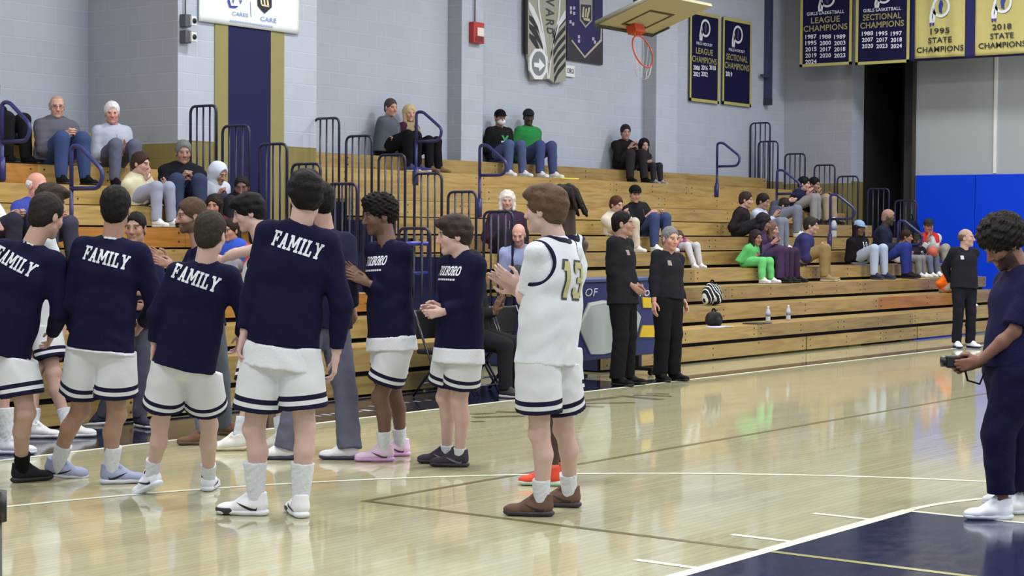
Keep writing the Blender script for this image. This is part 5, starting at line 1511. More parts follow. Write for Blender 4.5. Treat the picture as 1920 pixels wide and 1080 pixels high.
# right end of the long section
seat('boy in a dark jacket with a grey hood beside the youth in pale blue', 'R', 1384, 444, 68, 0.95, (1399, 375), dict(skin=FAIR, hairc=srgb(50, 40, 38), hair='short',
    top=coat(38, 34, 40, collar=srgb(140, 140, 138)), bottom=pants(40, 40, 50), shoe=WT), hphi=72, arms='inlap', lean=0.10)
seat('youth in a pale blue shirt beside the boy with the grey hood', 'R', 1424, 444, 62, 0.95, (1431, 378), dict(skin=TAN, hairc=srgb(32, 28, 28), hair='short',
    top=coat(186, 200, 226, name='shirt'), bottom=pants(120, 126, 146), shoe=WT), hphi=60, hpitch=0.25, arms='phone', lean=0.12)
seat('youth in a slate hooded top bent over, white shoe, behind the plum-clad girl', 'R', 1452, 424, 74, 0.96, (1470, 386), dict(skin=FAIR, hairc=srgb(40, 34, 34), hair='short',
    top=coat(70, 74, 96, name='hooded_top'), bottom=pants(112, 118, 138), shoe=WT), hphi=78, hpitch=0.5, arms='phone', lean=0.30)
seat('dark-haired youth in a navy jacket and grey trousers, chin on hand', 'R', 1488, 402, 66, 0.98, (1508, 345), dict(skin=FAIR, hairc=BLACK, hair='short',
    top=coat(32, 32, 62), bottom=pants(136, 136, 142), shoe=BK), hphi=66, hpitch=0.1, arms='chin', lean=0.22)
seat('dark-haired youth in a brown-black top and khaki trousers, hand at mouth', 'R', 1520, 402, 50, 0.98, (1527, 346), dict(skin=TAN, hairc=BLACK, hair='short',
    top=coat(44, 36, 44), bottom=pants(150, 140, 120), shoe=BK), hphi=52, hpitch=0.15, arms='chin', lean=0.15)
seat('child in a lime green outfit with white shoes', 'R', 1402, 507, 48, 0.80, (1418, 446), dict(skin=srgb(150, 112, 100), hairc=srgb(40, 30, 34), hair='long',
    top=coat(92, 180, 108), bottom=pants(104, 196, 120), shoe=WT), hphi=32, arms='inlap', lean=0.12)
seat('woman in a purple coat and dark hair leaning over the child in lime green', 'R', 1418, 507, 66, 0.97, (1432, 416), dict(skin=srgb(150, 112, 100), hairc=srgb(30, 28, 40), hair='bob',
    top=coat(70, 54, 88), bottom=pants(66, 48, 82), shoe=BK), hphi=76, hpitch=0.3, arms='phone', lean=0.16)
seat('girl with long brown hair in a plum top and plum leggings', 'R', 1442, 505, 60, 0.92, (1447, 430), dict(skin=srgb(184, 146, 132), hairc=srgb(110, 84, 74), hair='long',
    top=coat(48, 32, 48), bottom=pants(62, 44, 70), shoe=BK), hphi=58, arms='inlap')
seat('man in a blue jumper and khaki trousers leaning forward, hands joined', 'R', 1496, 506, 74, 1.02, (1521, 423), dict(skin=FAIR, hairc=srgb(46, 42, 40), hair='short', girth=1.08,
    top=coat(56, 56, 108, name='jumper'), bottom=pants(140, 122, 84), shoe=(srgb(140, 120, 90), srgb(190, 180, 160))), hphi=72, arms='clasp', lean=0.28)
seat('spectator in a black hooded top and pale blue cap, light jeans', 'R', 1610, 502, 42, 1.0, (1611, 428), dict(skin=SKIN_BROWN, hairc=srgb(30, 24, 24), hair='long', cap=srgb(130, 160, 196),
    top=coat(24, 22, 28, name='hooded_top', prints=[dict(side='front', mesh=slab_text('I', 0.11, 0.1, 0.8), h=0.62, x=-0.03, name='print', label='white printed mark'), dict(side='front', mesh=slab_text('O', 0.10, 0.1, 0.6), h=0.62, x=0.05, name='print', label='white printed mark')]),
    bottom=jeans((168, 184, 214)), shoe=(srgb(40, 44, 70), srgb(60, 60, 80))), hphi=28, arms='inlap')
seat('man in a dark navy hooded coat leaning beside the spectator in the pale blue cap', 'R', 1650, 492, 70, 1.06, (1666, 408), dict(skin=SKIN_DARK, hairc=srgb(150, 120, 110), hair='crop', girth=1.15,
    top=coat(34, 38, 58, collar=srgb(170, 172, 186)), bottom=jeans((44, 56, 130)), shoe=BK), hphi=72, hpitch=0.2, arms='clasp', lean=0.22)
seat('small boy in a white jacket and grey trousers near the blue pads', 'R', 1692, 500, 58, 0.80, (1700, 444), dict(skin=srgb(160, 118, 98), hairc=srgb(48, 34, 32), hair='short',
    top=coat(204, 206, 216), bottom=pants(126, 126, 130), shoe=WT), hphi=66, arms='inlap', lean=0.12)
BALLKID = pose_seat('R', 1722, 500, 40, 0.76, (1722, 452), hphi=30, arms='phone')[0]
seat('small child in a dark shirt holding a red ball', 'R', 1722, 500, 40, 0.76, (1722, 452), dict(skin=SKIN_BROWN, hairc=srgb(60, 60, 56), hair='crop',
    top=coat(34, 30, 48, name='shirt', prints=[dict(side='front', mesh=slab_text('O', 0.10, 0.1, 0.8), h=0.50, x=-0.03, name='print', label='white printed mark')]), bottom=pants(100, 106, 130), shoe=WT), hphi=30, arms='phone')
seat('man in a red vest with pale sleeves and a dark cap, hand at his face', 'R', 1742, 494, 12, 1.0, (1741, 424), dict(skin=srgb(192, 140, 126), hairc=HAIR_BROWN, hair='crop', cap=srgb(50, 46, 48), girth=1.12,
    top=coat(190, 196, 204, vest=srgb(190, 48, 48)), bottom=pants(150, 146, 140), shoe=WT), hphi=0, hpitch=0.15, arms='face')
seat('child in bright orange partly hidden behind the balding referee', 'R', 1772, 560, 60, 0.82, (1792, 492), dict(skin=FAIR, hairc=HAIR_BROWN, hair='short',
    top=coat(224, 106, 32, name='sweatshirt'), bottom=pants(170, 160, 150), shoe=WT), hphi=70, arms='inlap', lean=0.15)
# ------------------------------------------------------------------ signs, banners and gear
class Pl:
    """a flat face in the gym: measured spots on it, its right, up and outward directions"""
    def __init__(s, axis, val):
        s.axis, s.val = axis, val
        s.xd = np.array([1.0, 0, 0]) if axis == 'y' else np.array([0, -1.0, 0])
        s.yd = np.array([0, 0, 1.0]); s.nd = np.array([0, -1.0, 0]) if axis == 'y' else np.array([-1.0, 0, 0])
    def p(s, px, py): return onY(px, py, s.val) if s.axis == 'y' else onX(px, py, s.val)
    def w(s, x0, x1, py): return float((s.p(x1, py)-s.p(x0, py))@s.xd)
    def hgt(s, px, y0, y1): return float(s.p(px, y0)[2]-s.p(px, y1)[2])
def sign_text(pl, parent, base, body, cx, cy, hpx, col, wpx=None, bold=0.012, off=0.006, name='lettering', label=None, shear=0.0, nd_off=None):
    hgt = pl.hgt(cx, cy-hpx/2, cy+hpx/2); size = hgt/0.70
    V, F = text_mesh(body, size, bold*size, 'CENTER', shear)
    if not len(V): return None
    V = V-0.5*(V.max(0)+V.min(0))
    if wpx: V[:, 0] *= pl.w(cx-wpx/2, cx+wpx/2, cy)/max(1e-6, V[:, 0].max()-V[:, 0].min())
    c = pl.p(cx, cy)+pl.nd*off
    mb = MB(base); mb.add([c+v[0]*pl.xd+v[1]*pl.yd for v in V], F)
    o = mb.build(name, plain(col, 0.6, name='print_ink'), parent)
    if label: o['label'] = label
    return o
def sign_poly(pl, parent, base, pts, col, off, name='print', world=False, th=0.0):
    P = [(np.asarray(q, float) if world else pl.p(*q))+pl.nd*off for q in pts]
    mb = MB(base)
    if th: mb.prism(P, -pl.nd*th)
    else: mb.add(P, [tuple(range(len(P)))])
    return mb.build(name, col if not isinstance(col, tuple) else plain(col, 0.65, name='print_ink'), parent)
def ring_emblem(pl, parent, base, cx, cy, r, off=0.006, col=WHITE, inner=srgb(60, 60, 96), rx=None):
    """round hoop emblem with two hanging feathers, as on the school banners"""
    c = pl.p(cx, cy); R = pl.hgt(cx, cy-r, cy+r)/2; RX = (pl.w(cx-rx, cx+rx, cy)/2 if rx else R)
    q = lambda u, v, o=0: c+pl.xd*u*RX+pl.yd*v*R+pl.nd*(off+o)
    mb = MB(base); n = 28
    V = [q(math.cos(t), math.sin(t)) for t in np.linspace(0, 2*math.pi, n, endpoint=False)]+[q(0.74*math.cos(t), 0.74*math.sin(t)) for t in np.linspace(0, 2*math.pi, n, endpoint=False)]
    mb.add(V, [(i, (i+1) % n, n+(i+1) % n, n+i) for i in range(n)])
    for dx in (-1.02, -0.72):
        mb.add([q(dx, 0.15), q(dx-0.26, -0.9), q(dx-0.20, -1.6), q(dx+0.04, -1.55), q(dx+0.18, -0.6)], [(0, 1, 2, 3, 4)])
    mb.build('emblem_ring', plain(col, 0.6, name='print_ink'), parent)
    mb = MB(base)
    mb.add([q(-0.12, 0.62, .001), q(-0.28, 0.1, .001), q(-0.18, -0.5, .001), q(0.16, -0.6, .001), q(0.1, -0.15, .001), q(0.26, 0.25, .001), q(0.12, 0.6, .001)], [tuple(range(7))])
    for dx in (-1.02, -0.72): mb.add([q(dx-0.22, -1.45, .001), q(dx-0.20, -1.75, .001), q(dx-0.04, -1.72, .001), q(dx+0.03, -1.42, .001)], [(0, 1, 2, 3)])
    mb.build('emblem_figure', plain(inner, 0.6, name='print_ink'), parent)
def banner(pl, x0, x1, ytop_z, ybot, col, label, border=None, wave=0.006, th=0.008, name='banner', group=None, ybot2=None):
    a = pl.p(x0, ybot); b = pl.p(x1, ybot2 if ybot2 else ybot); zb = 0.5*(a[2]+b[2])
    a[2] = b[2] = zb
    base = (a+b)/2; t = empty(name, base, label, 'banner', group)
    nx, nz = 28, 26; H = ytop_z-zb; W = float((b-a)@pl.xd)
    V = []; F = []
    for j in range(nz+1):
        for i in range(nx+1):
            u, v = i/nx, j/nz
            V.append(-W/2*pl.xd+pl.xd*W*u+pl.yd*H*v+pl.nd*wave*math.sin(u*17+v*2.0)*(1-0.3*v))
    for j in range(nz):
        for i in range(nx): k = j*(nx+1)+i; F.append((k, k+1, k+nx+2, k+nx+1))
    mb = MB(); mb.add(V, F, 0, True)
    o = mb.build('cloth', cloth(col, 'banner_cloth', 120, 0.08, 0.7), t)
    so = o.modifiers.new('thick', 'SOLIDIFY'); so.thickness = th; so.offset = 0
    if border is not None:
        bw = 0.055
        mb = MB()
        for (u0, u1, v0, v1) in ((-W/2, W/2, 0, bw), (-W/2, -W/2+bw, 0, H), (W/2-bw, W/2, 0, H)):
            c = pl.xd*(u0+u1)/2+pl.yd*(v0+v1)/2+pl.nd*(th+wave)
            mb.obox(c, pl.xd*(u1-u0)/2, pl.yd*(v1-v0)/2, pl.nd*0.004)
        mb.build('border', cloth(border, 'banner_trim', 60, 0.2, 0.6), t)
    return t, base, H, W
def rod_and_wires(t, base, pl, H, W):
    mb = MB(); mb.tube([pl.yd*H-pl.xd*(W/2+0.05), pl.yd*H+pl.xd*(W/2+0.05)], 0.018, 8); mb.build('rod', plain(srgb(90, 90, 96), 0.4, 0.6, 'steel'), t)
    for s in (-1, 1):
        mb = MB(); mb.tube([pl.yd*H+pl.xd*W*0.4*s, np.array([0, 0, CEIL-base[2]+0.02])+pl.xd*W*0.4*s], 0.006, 5); mb.build('wire', plain(srgb(90, 90, 96), 0.4, 0.6, 'steel'), t)

NVB = srgb(24, 24, 62); GLD = srgb(176, 168, 104); INKG = srgb(150, 142, 100); INKW = srgb(214, 218, 236)
# four banners in a row near the end wall, in front of a navy backing drape
pe = Pl('x', 26.3)
pbk = Pl('x', 26.36)
t, bs, H, W = banner(pbk, 1704, 1960, 6.75, 116.5, srgb(44, 44, 92), 'plain navy drape behind the two gold state banners', wave=0.004, name='drape', ybot2=101)
rod_and_wires(t, bs, pbk, H, W)
spec = [
 (1500, 1597, 124.5, 122.5, NVB, 'navy gold-edged banner listing girls basketball league championships', 'LEAGUE', [('1987', '1988', '1989'), ('1995', '2000', '2003'), ('2015', '2017', '2018'), ('2019', '2020', '2023'), ('2024',)]),
 (1604, 1705, 121.5, 117.5, NVB, 'navy gold-edged banner listing girls basketball sectional championships', 'SECTIONAL', [('1988', '1995', '1997'), ('2007', '2017', '2018'), ('2020', '2023', '2024')])]
for x0, x1, yb0, yb1, col, lab, word, yrs in spec:
    t, bs, H, W = banner(pe, x0, x1, 6.75, yb0, col, lab, border=GLD, wave=0.004, ybot2=yb1); rod_and_wires(t, bs, pe, H, W)
    cx = (x0+x1)/2; sl = -0.03
    ring_emblem(pe, t, bs, cx+4, -1 if word == 'LEAGUE' else -8, 15, 0.022, rx=14)
    dy = 0 if word == 'LEAGUE' else -6
    sign_text(pe, t, bs, 'GIRLS BASKETBALL', cx, 24+dy, 6, INKW, 70, off=0.022)
    sign_text(pe, t, bs, word, cx, 38+dy-1, 11, INKG, 54 if word == 'LEAGUE' else 72, 0.02, off=0.022, label='dull gold lettering')
    sign_text(pe, t, bs, 'CHAMPIONS', cx, 52+dy, 11, INKG, 82, 0.02, off=0.022, label='dull gold lettering')
    for r_, row in enumerate(yrs):
        for c_, yr in enumerate(row): sign_text(pe, t, bs, yr, cx-27+27*c_, 69+dy+11.7*r_, 7.5, INKW, 21, 0.025, off=0.022, name='year')
for x0, x1, yb0, yb1, lab, yr, dy in ((1715, 1808, 110, 105.5, 'gold banner reading 1995 state champions, rippled cloth', '1995', 0), (1828, 1927, 104.5, 100, 'gold banner reading 2018 state champions', '2018', -8)):
    t, bs, H, W = banner(pe, x0, x1, 6.72, yb0, srgb(180, 172, 112), lab, wave=0.016 if yr == '1995' else 0.007, ybot2=yb1); rod_and_wires(t, bs, pe, H, W)
    cx = (x0+x1)/2
    ring_emblem(pe, t, bs, cx+4, 13+dy, 20, 0.030, rx=17, inner=srgb(30, 50, 140))
    for s, yy, hp, wp in ((yr, 58, 10, 36), ('STATE', 75, 10, 44), ('CHAMPIONS', 92, 10, 88)):
        sign_text(pe, t, bs, s, cx+2, yy+dy, hp, srgb(34, 34, 34), wp, 0.02, off=0.030)
# two navy banners on the back wall
pw = Pl('y', YW-0.04)
for x0, x1, y0, y1, lab, word, rows, dy in ((1292, 1347, 24, 192, 'navy gold-edged league banner on the block wall beside the basket', 'LEAGUE', [('2008', '2016', '2018'), ('2021', '2022')], 0),
        (1353.5, 1407, 36, 198, 'navy gold-edged sectional banner on the block wall, further from the basket', 'SECTIONAL', [('2019',)], 12)):
    zt = pw.p((x0+x1)/2, y0)[2]
    t, bs, H, W = banner(pw, x0, x1, zt, y1-4, NVB, lab, border=GLD, wave=0.003, ybot2=y1+4)
    mb = MB(); mb.obox(pw.yd*(H-0.03)+pw.nd*0.012, pw.xd*W/2, pw.yd*0.03, pw.nd*0.004); mb.build('border', cloth(GLD, 'banner_trim', 60, 0.2, 0.6), t)
    cx = (x0+x1)/2
    ring_emblem(pw, t, bs, cx+2, 53+dy, 17, 0.018, rx=9)
    sign_text(pw, t, bs, 'FIELD HOCKEY', cx, 83+dy, 5, INKW, 30, off=0.018)
    sign_text(pw, t, bs, word, cx, 97+dy, 11, INKG, 32 if word == 'LEAGUE' else 40, 0.02, off=0.018, label='dull gold lettering')
    sign_text(pw, t, bs, 'CHAMPIONS', cx, 113+dy, 11, INKG, 46, 0.02, off=0.018, label='dull gold lettering')
    for r_, row in enumerate(rows):
        for c_, yr in enumerate(row): sign_text(pw, t, bs, yr, cx-15+15*c_, 127+dy+12*r_, 8, INKW, 12, 0.03, off=0.018, name='year')
# white sponsor banner on the pier
pp_ = Pl('y', PY-0.03)
z0 = pp_.p(466, 36)[2]
P4_ = [pp_.p(373, 38), pp_.p(560.5, 66)]
zb = (P4_[0][2]+P4_[1][2])/2
t, bs, H, W = banner(pp_, 373, 560.5, 6.2, 38.5, srgb(226, 234, 240), 'white banner with two pale logos across the top of the pier', wave=0.003, ybot2=65.5)
LB = srgb(120, 150, 200)
sign_text(pp_, t, bs, 'CARES', 449, 27, 7, LB, 30, off=0.014, name='pale_lettering', shear=0.1)
sign_text(pp_, t, bs, 'CARE', 502, 37, 8, LB, 30, off=0.014, name='pale_lettering')
for i in range(18): sign_poly(pp_, t, bs, [(430+4.5*i, 37.0+0.66*i), (433.4+4.5*i, 37.5+0.66*i), (433.4+4.5*i, 40.5+0.66*i), (430+4.5*i, 40+0.66*i)], srgb(150, 176, 216), 0.014, 'small_lettering')
sign_poly(pp_, t, bs, [(425, 0), (429, 14), (440, 15.5), (446, 12), (443, 11), (432, 11), (429, 0)], srgb(40, 50, 170), 0.014, 'logo')
sign_poly(pp_, t, bs, [(434, 0), (436, 7), (438, 0)], srgb(80, 100, 160), 0.014, 'logo'); sign_poly(pp_, t, bs, [(447, 0), (450, 8), (453, 1)], srgb(80, 100, 160), 0.014, 'logo')
sign_poly(pp_, t, bs, [(468.5, 3), (470, 32), (468.8, 32), (467.5, 3)], LB, 0.014, 'divider')
sign_poly(pp_, t, bs, [(481, -10), (508, -7), (508, 14), (495, 25.5), (482, 11)], srgb(24, 24, 48), 0.014, 'shield')
for q in ([(486, -2), (489, -1.5), (490, 9), (487, 8)], [(492, -1), (495, -0.6), (496, 10), (493, 9)], [(498, -0.5), (501, 0), (503, 12), (499, 11)], [(488, 8), (503, 11), (503, 14), (489, 11)]): sign_poly(pp_, t, bs, q, srgb(214, 206, 170), 0.018, 'shield_mark')
# tiger-striped sign with a round arrow plaque, pennant banner and number plate on the wall
py0 = Pl('y', YW-0.10)
def panel(pl, pts, col, label, cat, name, th=0.05, mat=None):
    P = [pl.p(*q) for q in pts]; base = np.mean(P, 0)
    t = empty(name, base, label, cat)
    mb = MB(base); mb.prism(P, -pl.nd*th); mb.build('panel', mat or plain(col, 0.6, name='sign_board'), t)
    return t, base
t, bs = panel(py0, [(990, -60), (1061, -52), (1061, 152), (1040, 156), (1029, 148), (998, 150), (990, 100)], srgb(152, 152, 140), 'tall tiger-striped sign on the block wall', 'sign', 'striped_sign')
t['group'] = 'striped sign'
del t['group']
DKS = srgb(36, 38, 46)
for a, b_ in (((992, 28), (1014, 62)), ((992, 44), (1016, 84)), ((992, 62), (1012, 96))):
    (xa, ya), (xb, yb) = a, b_
    sign_poly(py0, t, bs, [(xa, ya), (xa+12, ya+8), (xb+1, yb), (xb+4, yb+14), (xb-6, yb-4), (xa, ya+9)], DKS, 0.004, 'dark_stripe')
for k in range(6):
    y = 44+17*k
    sign_poly(py0, t, bs, [(1060, y-14), (1060, y-5), (1046, y+12), (1036+k*0.6, y+28), (1036+k*0.6, y+16), (1046, y+2)], DKS, 0.004, 'dark_stripe')
sign_poly(py0, t, bs, [(991, 2), (1000, 14), (1012, 42), (1020, 80), (1029, 148), (1026, 148), (1017, 86), (1008, 50), (996, 26), (991, 14)], WHITE, 0.006, 'white_band')
sign_poly(py0, t, bs, [(1060, 18), (1060, 34), (1048, 50), (1036, 86), (1030, 148), (1028, 148), (1034, 84), (1044, 48), (1050, 34)], WHITE, 0.006, 'white_band')
sign_poly(py0, t, bs, [(1009, -40), (1012, 20), (1021, 70), (1028, 118), (1027, 118), (1018, 70), (1009, 20), (1006, -40)], WHITE, 0.006, 'white_band')
sign_poly(py0, t, bs, [(1050, -40), (1046, 30), (1036, 80), (1029.5, 118), (1031, 118), (1039, 78), (1049, 30), (1053, -40)], WHITE, 0.006, 'white_band')
for s, y in (('V', 4), ('A', 24), ('R', 43), ('D', 58)):
    c = py0.p(1031, y); Vt, Ft = text_mesh(s, 0.26 if y < 50 else 0.2, 0.004)
    Vt = Vt-0.5*(Vt.max(0)+Vt.min(0)); mb = MB(bs)
    mb.add([c+py0.xd*v[1]*1.25+(-py0.yd)*v[0]*0.75+py0.nd*0.008 for v in Vt], Ft); mb.build('letter', plain(srgb(56, 58, 62), 0.6, name='print_ink'), t)
sign_poly(py0, t, bs, [(985.5, -60), (990, -60), (990, 101), (985.5, 100)], BLACK, 0.0, 'dark_edge', th=0.05)
pa = Pl('y', YW-0.135)
oct_ = [(1010+18*math.cos(a)*1.0, 120+31*math.sin(a)) for a in np.linspace(math.pi/8, math.pi/8+2*math.pi, 9)[:-1]]
t, bs = panel(pa, oct_, srgb(218, 222, 232), 'white-rimmed eight-sided arrow plaque on the tiger-striped sign', 'sign', 'arrow_plaque', 0.03)
sign_poly(pa, t, bs, [(1010+13*math.cos(a), 119+23*math.sin(a)) for a in np.linspace(0, 2*math.pi, 21)[:-1]], srgb(116, 126, 136), 0.004, 'grey_disc')
sign_poly(pa, t, bs, [(1001, 117), (1010, 118), (1010, 109), (1021, 123), (1010, 134), (1010, 127), (1001, 125)], srgb(222, 228, 240), 0.008, 'arrow')
pn = Pl('y', YW-0.04)
t, bs = panel(pn, [(1063, -60), (1130, -52), (1130, 122), (1063, 112)], srgb(56, 56, 96), 'navy pennant banner with a shield beside the tiger-striped sign', 'banner', 'pennant_banner', 0.02, cloth(srgb(52, 52, 92), 'banner_cloth', 120, 0.08, 0.7))
sign_poly(pn, t, bs, [(1063, 60), (1072, 75), (1096, 107), (1128, 76), (1130, 60), (1130, 122), (1063, 112)], srgb(44, 42, 52), 0.004, 'dark_lower_field')
sign_poly(pn, t, bs, [(1072, 74), (1096, 105), (1125, 74), (1126, 52), (1128, 52), (1128, 77), (1096, 109.5), (1071, 77)], srgb(170, 166, 150), 0.006, 'chevron')
sign_poly(pn, t, bs, [(1086, -20), (1110, -17), (1110, 39), (1097.5, 52.5), (1086.5, 38)], srgb(150, 148, 150), 0.006, 'shield')
sign_poly(pn, t, bs, [(1088, 8), (1108, 10), (1108, 37), (1097.5, 48), (1088.5, 36)], srgb(40, 42, 58), 0.008, 'shield_field')
for q in ([(1092, 13), (1095, 13), (1094, 33), (1090, 32)], [(1102, 14), (1106, 14), (1102, 34), (1099, 33)], [(1093, 33), (1105, 35), (1105, 40), (1094, 38)], [(1097, 16), (1100, 16), (1098, 32), (1095.5, 32)]): sign_poly(pn, t, bs, q, srgb(176, 170, 146), 0.010, 'shield_mark')
for q in ((1068, 12), (1074, 12), (1068, 20), (1074, 22), (1067, 38), (1072, 42), (1083, 66), (1083, 74), (1110, 70), (1113, 76)): sign_poly(pn, t, bs, [(q[0], q[1]), (q[0]+4, q[1]), (q[0]+4, q[1]+6), (q[0], q[1]+6)], srgb(168, 166, 190), 0.006, 'small_mark')
t, bs = panel(pn, [(1061.5, 122), (1077.5, 124), (1077.5, 145), (1061.5, 143)], srgb(222, 226, 234), 'small white number plate under the pennant banner', 'sign', 'number_plate', 0.012)
sign_text(pn, t, bs, 'ORO', 1069.5, 133, 9, srgb(60, 60, 84), 13, 0.02, off=0.004)
# fire alarm horn on the pilaster, with its conduit
pf = Pl('y', YW-0.27-0.002)
c = pf.p(889, 62); t = empty('fire_alarm', c, 'red fire alarm horn on the block pilaster', 'fire alarm')
hw = pf.w(880, 900, 62)/2
mb = MB(); mb.obox((0, -0.05, 0), (hw, 0, 0), (0, 0.05, 0), (0, 0, hw*1.2)); mb.build('housing', plain(srgb(168, 44, 44), 0.4, name='red_plastic'), t, bevel=0.012)
mb = MB(); mb.obox((0.02, -0.11, 0.01), (hw*0.6, 0, 0), (0, 0.012, 0), (0, 0, hw*0.5)); mb.build('lens', plain(srgb(226, 214, 214), 0.15, name='clear_lens'), t, bevel=0.008)
mb = MB(); mb.obox((0, -0.10, -hw*0.75), (hw*0.7, 0, 0), (0, 0.006, 0), (0, 0, hw*0.25)); mb.build('grille', plain(srgb(110, 24, 26), 0.5, name='red_plastic'), t)
mb = MB(); mb.tube([(-0.02, -0.03, hw*1.1), (-0.02, -0.03, CEIL-c[2])], 0.012, 6); mb.build('conduit', plain(srgb(120, 122, 130), 0.5, name='grey_pipe'), t)
# two small boxes with black lenses on the pier edge
pq = Pl('y', PY-0.002)
for yy, lab in ((40, 'upper of the two grey box lights on the pier edge'), (70, 'lower of the two grey box lights on the pier edge')):
    c = pq.p(346, yy); t = empty('emergency_light', c, lab, 'light')
    hx = pq.w(337, 355, yy)/2; hz = 0.075
    mb = MB(); mb.obox((-hx*0.4, -0.05, 0), (hx*0.62, 0, 0), (0, 0.05, 0), (0, 0, hz)); mb.build('housing', plain(srgb(78, 80, 92), 0.5, name='grey_plastic'), t, bevel=0.008)
    mb = MB(); mb.obox((hx*0.45, -0.11, -0.0), (hx*0.55, 0, 0), (0, 0.02, 0), (0, 0, hz*0.75)); mb.build('lamp_head', plain(srgb(206, 210, 220), 0.4, name='white_plastic'), t, bevel=0.008)
    mb = MB(); mb.tube([(hx*0.45, -0.125, 0), (hx*0.45, -0.136, 0)], hz*0.42, 12); mb.build('lens', plain(srgb(26, 28, 36), 0.2, name='dark_lens'), t)
    if yy == 40:
        mb = MB(); mb.tube([(-hx*0.2, -0.03, hz), (-hx*0.2, -0.03, CEIL-c[2])], 0.010, 6); mb.build('conduit', plain(srgb(120, 122, 130), 0.5, name='grey_pipe'), t)
# dark post with a short arm on the back wall
c = pw.p(1437, 186); top = pw.p(1437, 0)
t = empty('wall_post', c, 'dark blue vertical post with a short arm on the back wall', 'post')
mb = MB(); mb.box((-0.055, -0.10, 0.02), (0.055, 0.035, CEIL-c[2])); mb.build('post', plain(srgb(46, 56, 84), 0.4, name='steel_paint'), t)
mb = MB(); mb.box((-0.30, -0.08, 0.42), (-0.056, -0.02, 0.47)); mb.build('arm', plain(srgb(60, 66, 84), 0.4, name='steel_paint'), t)
mb = MB(); mb.box((-0.065, -0.11, -0.12), (0.045, 0.03, 0.02)); mb.build('foot', plain(srgb(34, 40, 62), 0.4, name='steel_paint'), t)
# side basket folded up under the ceiling
BD = 24.5
O = onD(1173.5, 56, BD); th_ = math.radians(18.8)
U = np.array([1.0, 0, 0]); Vv = np.array([0, -math.cos(th_), math.sin(th_)]); Wn = np.array([0, -math.sin(th_), -math.cos(th_)])
t = empty('side_basket', O, 'folded-up side basket with cream backboard and orange rim under the ceiling', 'basket')
L = lambda u, v, w_: u*U+v*Vv+w_*Wn
bw, bh = 0.685, 1.0
mb = MB(); mb.obox(L(0, bh/2, -0.02), U*bw, Vv*bh/2, Wn*0.02); mb.build('backboard', plain(srgb(184, 180, 148), 0.5, name='cream_board'), t)
dkl = plain(srgb(66, 58, 44), 0.5, name='dark_line')
mb = MB()
for a, b_ in ((-0.305, 0.305),):
    for v in (0.15, 0.60): mb.obox(L(0, v, 0.003), U*0.305, Vv*0.022, Wn*0.003)
    for u in (-0.285, 0.285): mb.obox(L(u, 0.375, 0.003), U*0.022, Vv*0.2, Wn*0.003)
mb.build('target_square', dkl, t)
mb = MB(); mb.obox(L(0, -0.008, -0.015), U*(bw+0.02), Vv*0.03, Wn*0.035)
mb.obox(L(bw, 0.12, -0.015), U*0.02, Vv*0.16, Wn*0.035)
mb.build('edge_padding', plain(srgb(64, 60, 54), 0.7, name='dark_padding'), t)
red = plain(srgb(196, 74, 44), 0.4, name='rim_orange')
mb = MB(); mb.obox(L(0, 0.15, 0.06), U*0.12, Vv*0.07, Wn*0.055); mb.build('bracket', red, t)
mb = MB(); mb.tube([L(0.229*math.cos(a), 0.16, 0.15+0.229+0.229*math.sin(a)) for a in np.linspace(0, 2*math.pi, 33)[:-1]], 0.011, 8, closed=True)
mb.tube([L(-0.06, 0.15, 0.06), L(-0.08, 0.16, 0.17)], 0.010, 6); mb.tube([L(0.06, 0.15, 0.06), L(0.08, 0.16, 0.17)], 0.010, 6)
mb.build('rim', red, t)
mb = MB()
for i in range(12):
    a = 2*math.pi*i/12; p = L(0.229*math.cos(a), 0.16, 0.379+0.229*math.sin(a)); q = p+np.array([0.02*math.sin(i*2.0), 0.02*math.cos(i), -0.16]); r_ = np.array([0.05*math.cos(a), -0.02, 0])+0.3*p+0.7*L(0, 0.16, 0.40)+np.array([0, 0.05, -0.30])
    mb.tube([p, q*0.6+r_*0.4, r_], 0.004, 4)
mb.build('net', plain(srgb(206, 208, 214), 0.8, name='net_cord'), t)
m_st = plain(srgb(46, 46, 54), 0.4, 0.3, 'steel_frame'); m_stw = plain(srgb(206, 208, 212), 0.4, 0.2, 'steel_light')
for u in (-0.45, 0.45):
    mb = MB(); mb.tube([L(u, 0.15, -0.05), L(u, 0.95, -0.05)], 0.028, 8); mb.build('back_rail', m_st, t)
    mb = MB(); mb.tube([L(u, 0.5, -0.06), np.array([u, 0.1, CEIL-O[2]-0.02])], 0.03, 8); mb.build('mast', m_st if u < 0 else m_stw, t)
for q in range(3):
    mb = MB(); mb.tube([L(-0.60, 0.15+0.28*q, -0.06), L(0.60, 0.15+0.28*q, -0.06)], 0.022, 8); mb.build('cross_bar', m_stw if q == 1 else m_st, t)
mb = MB(); mb.tube([L(-bw-0.02, 0.0, -0.03), L(-bw-0.02, 1.0, -0.03)], 0.03, 8); mb.build('side_tube', plain(srgb(150, 150, 142), 0.4, 0.2, 'steel_light'), t)

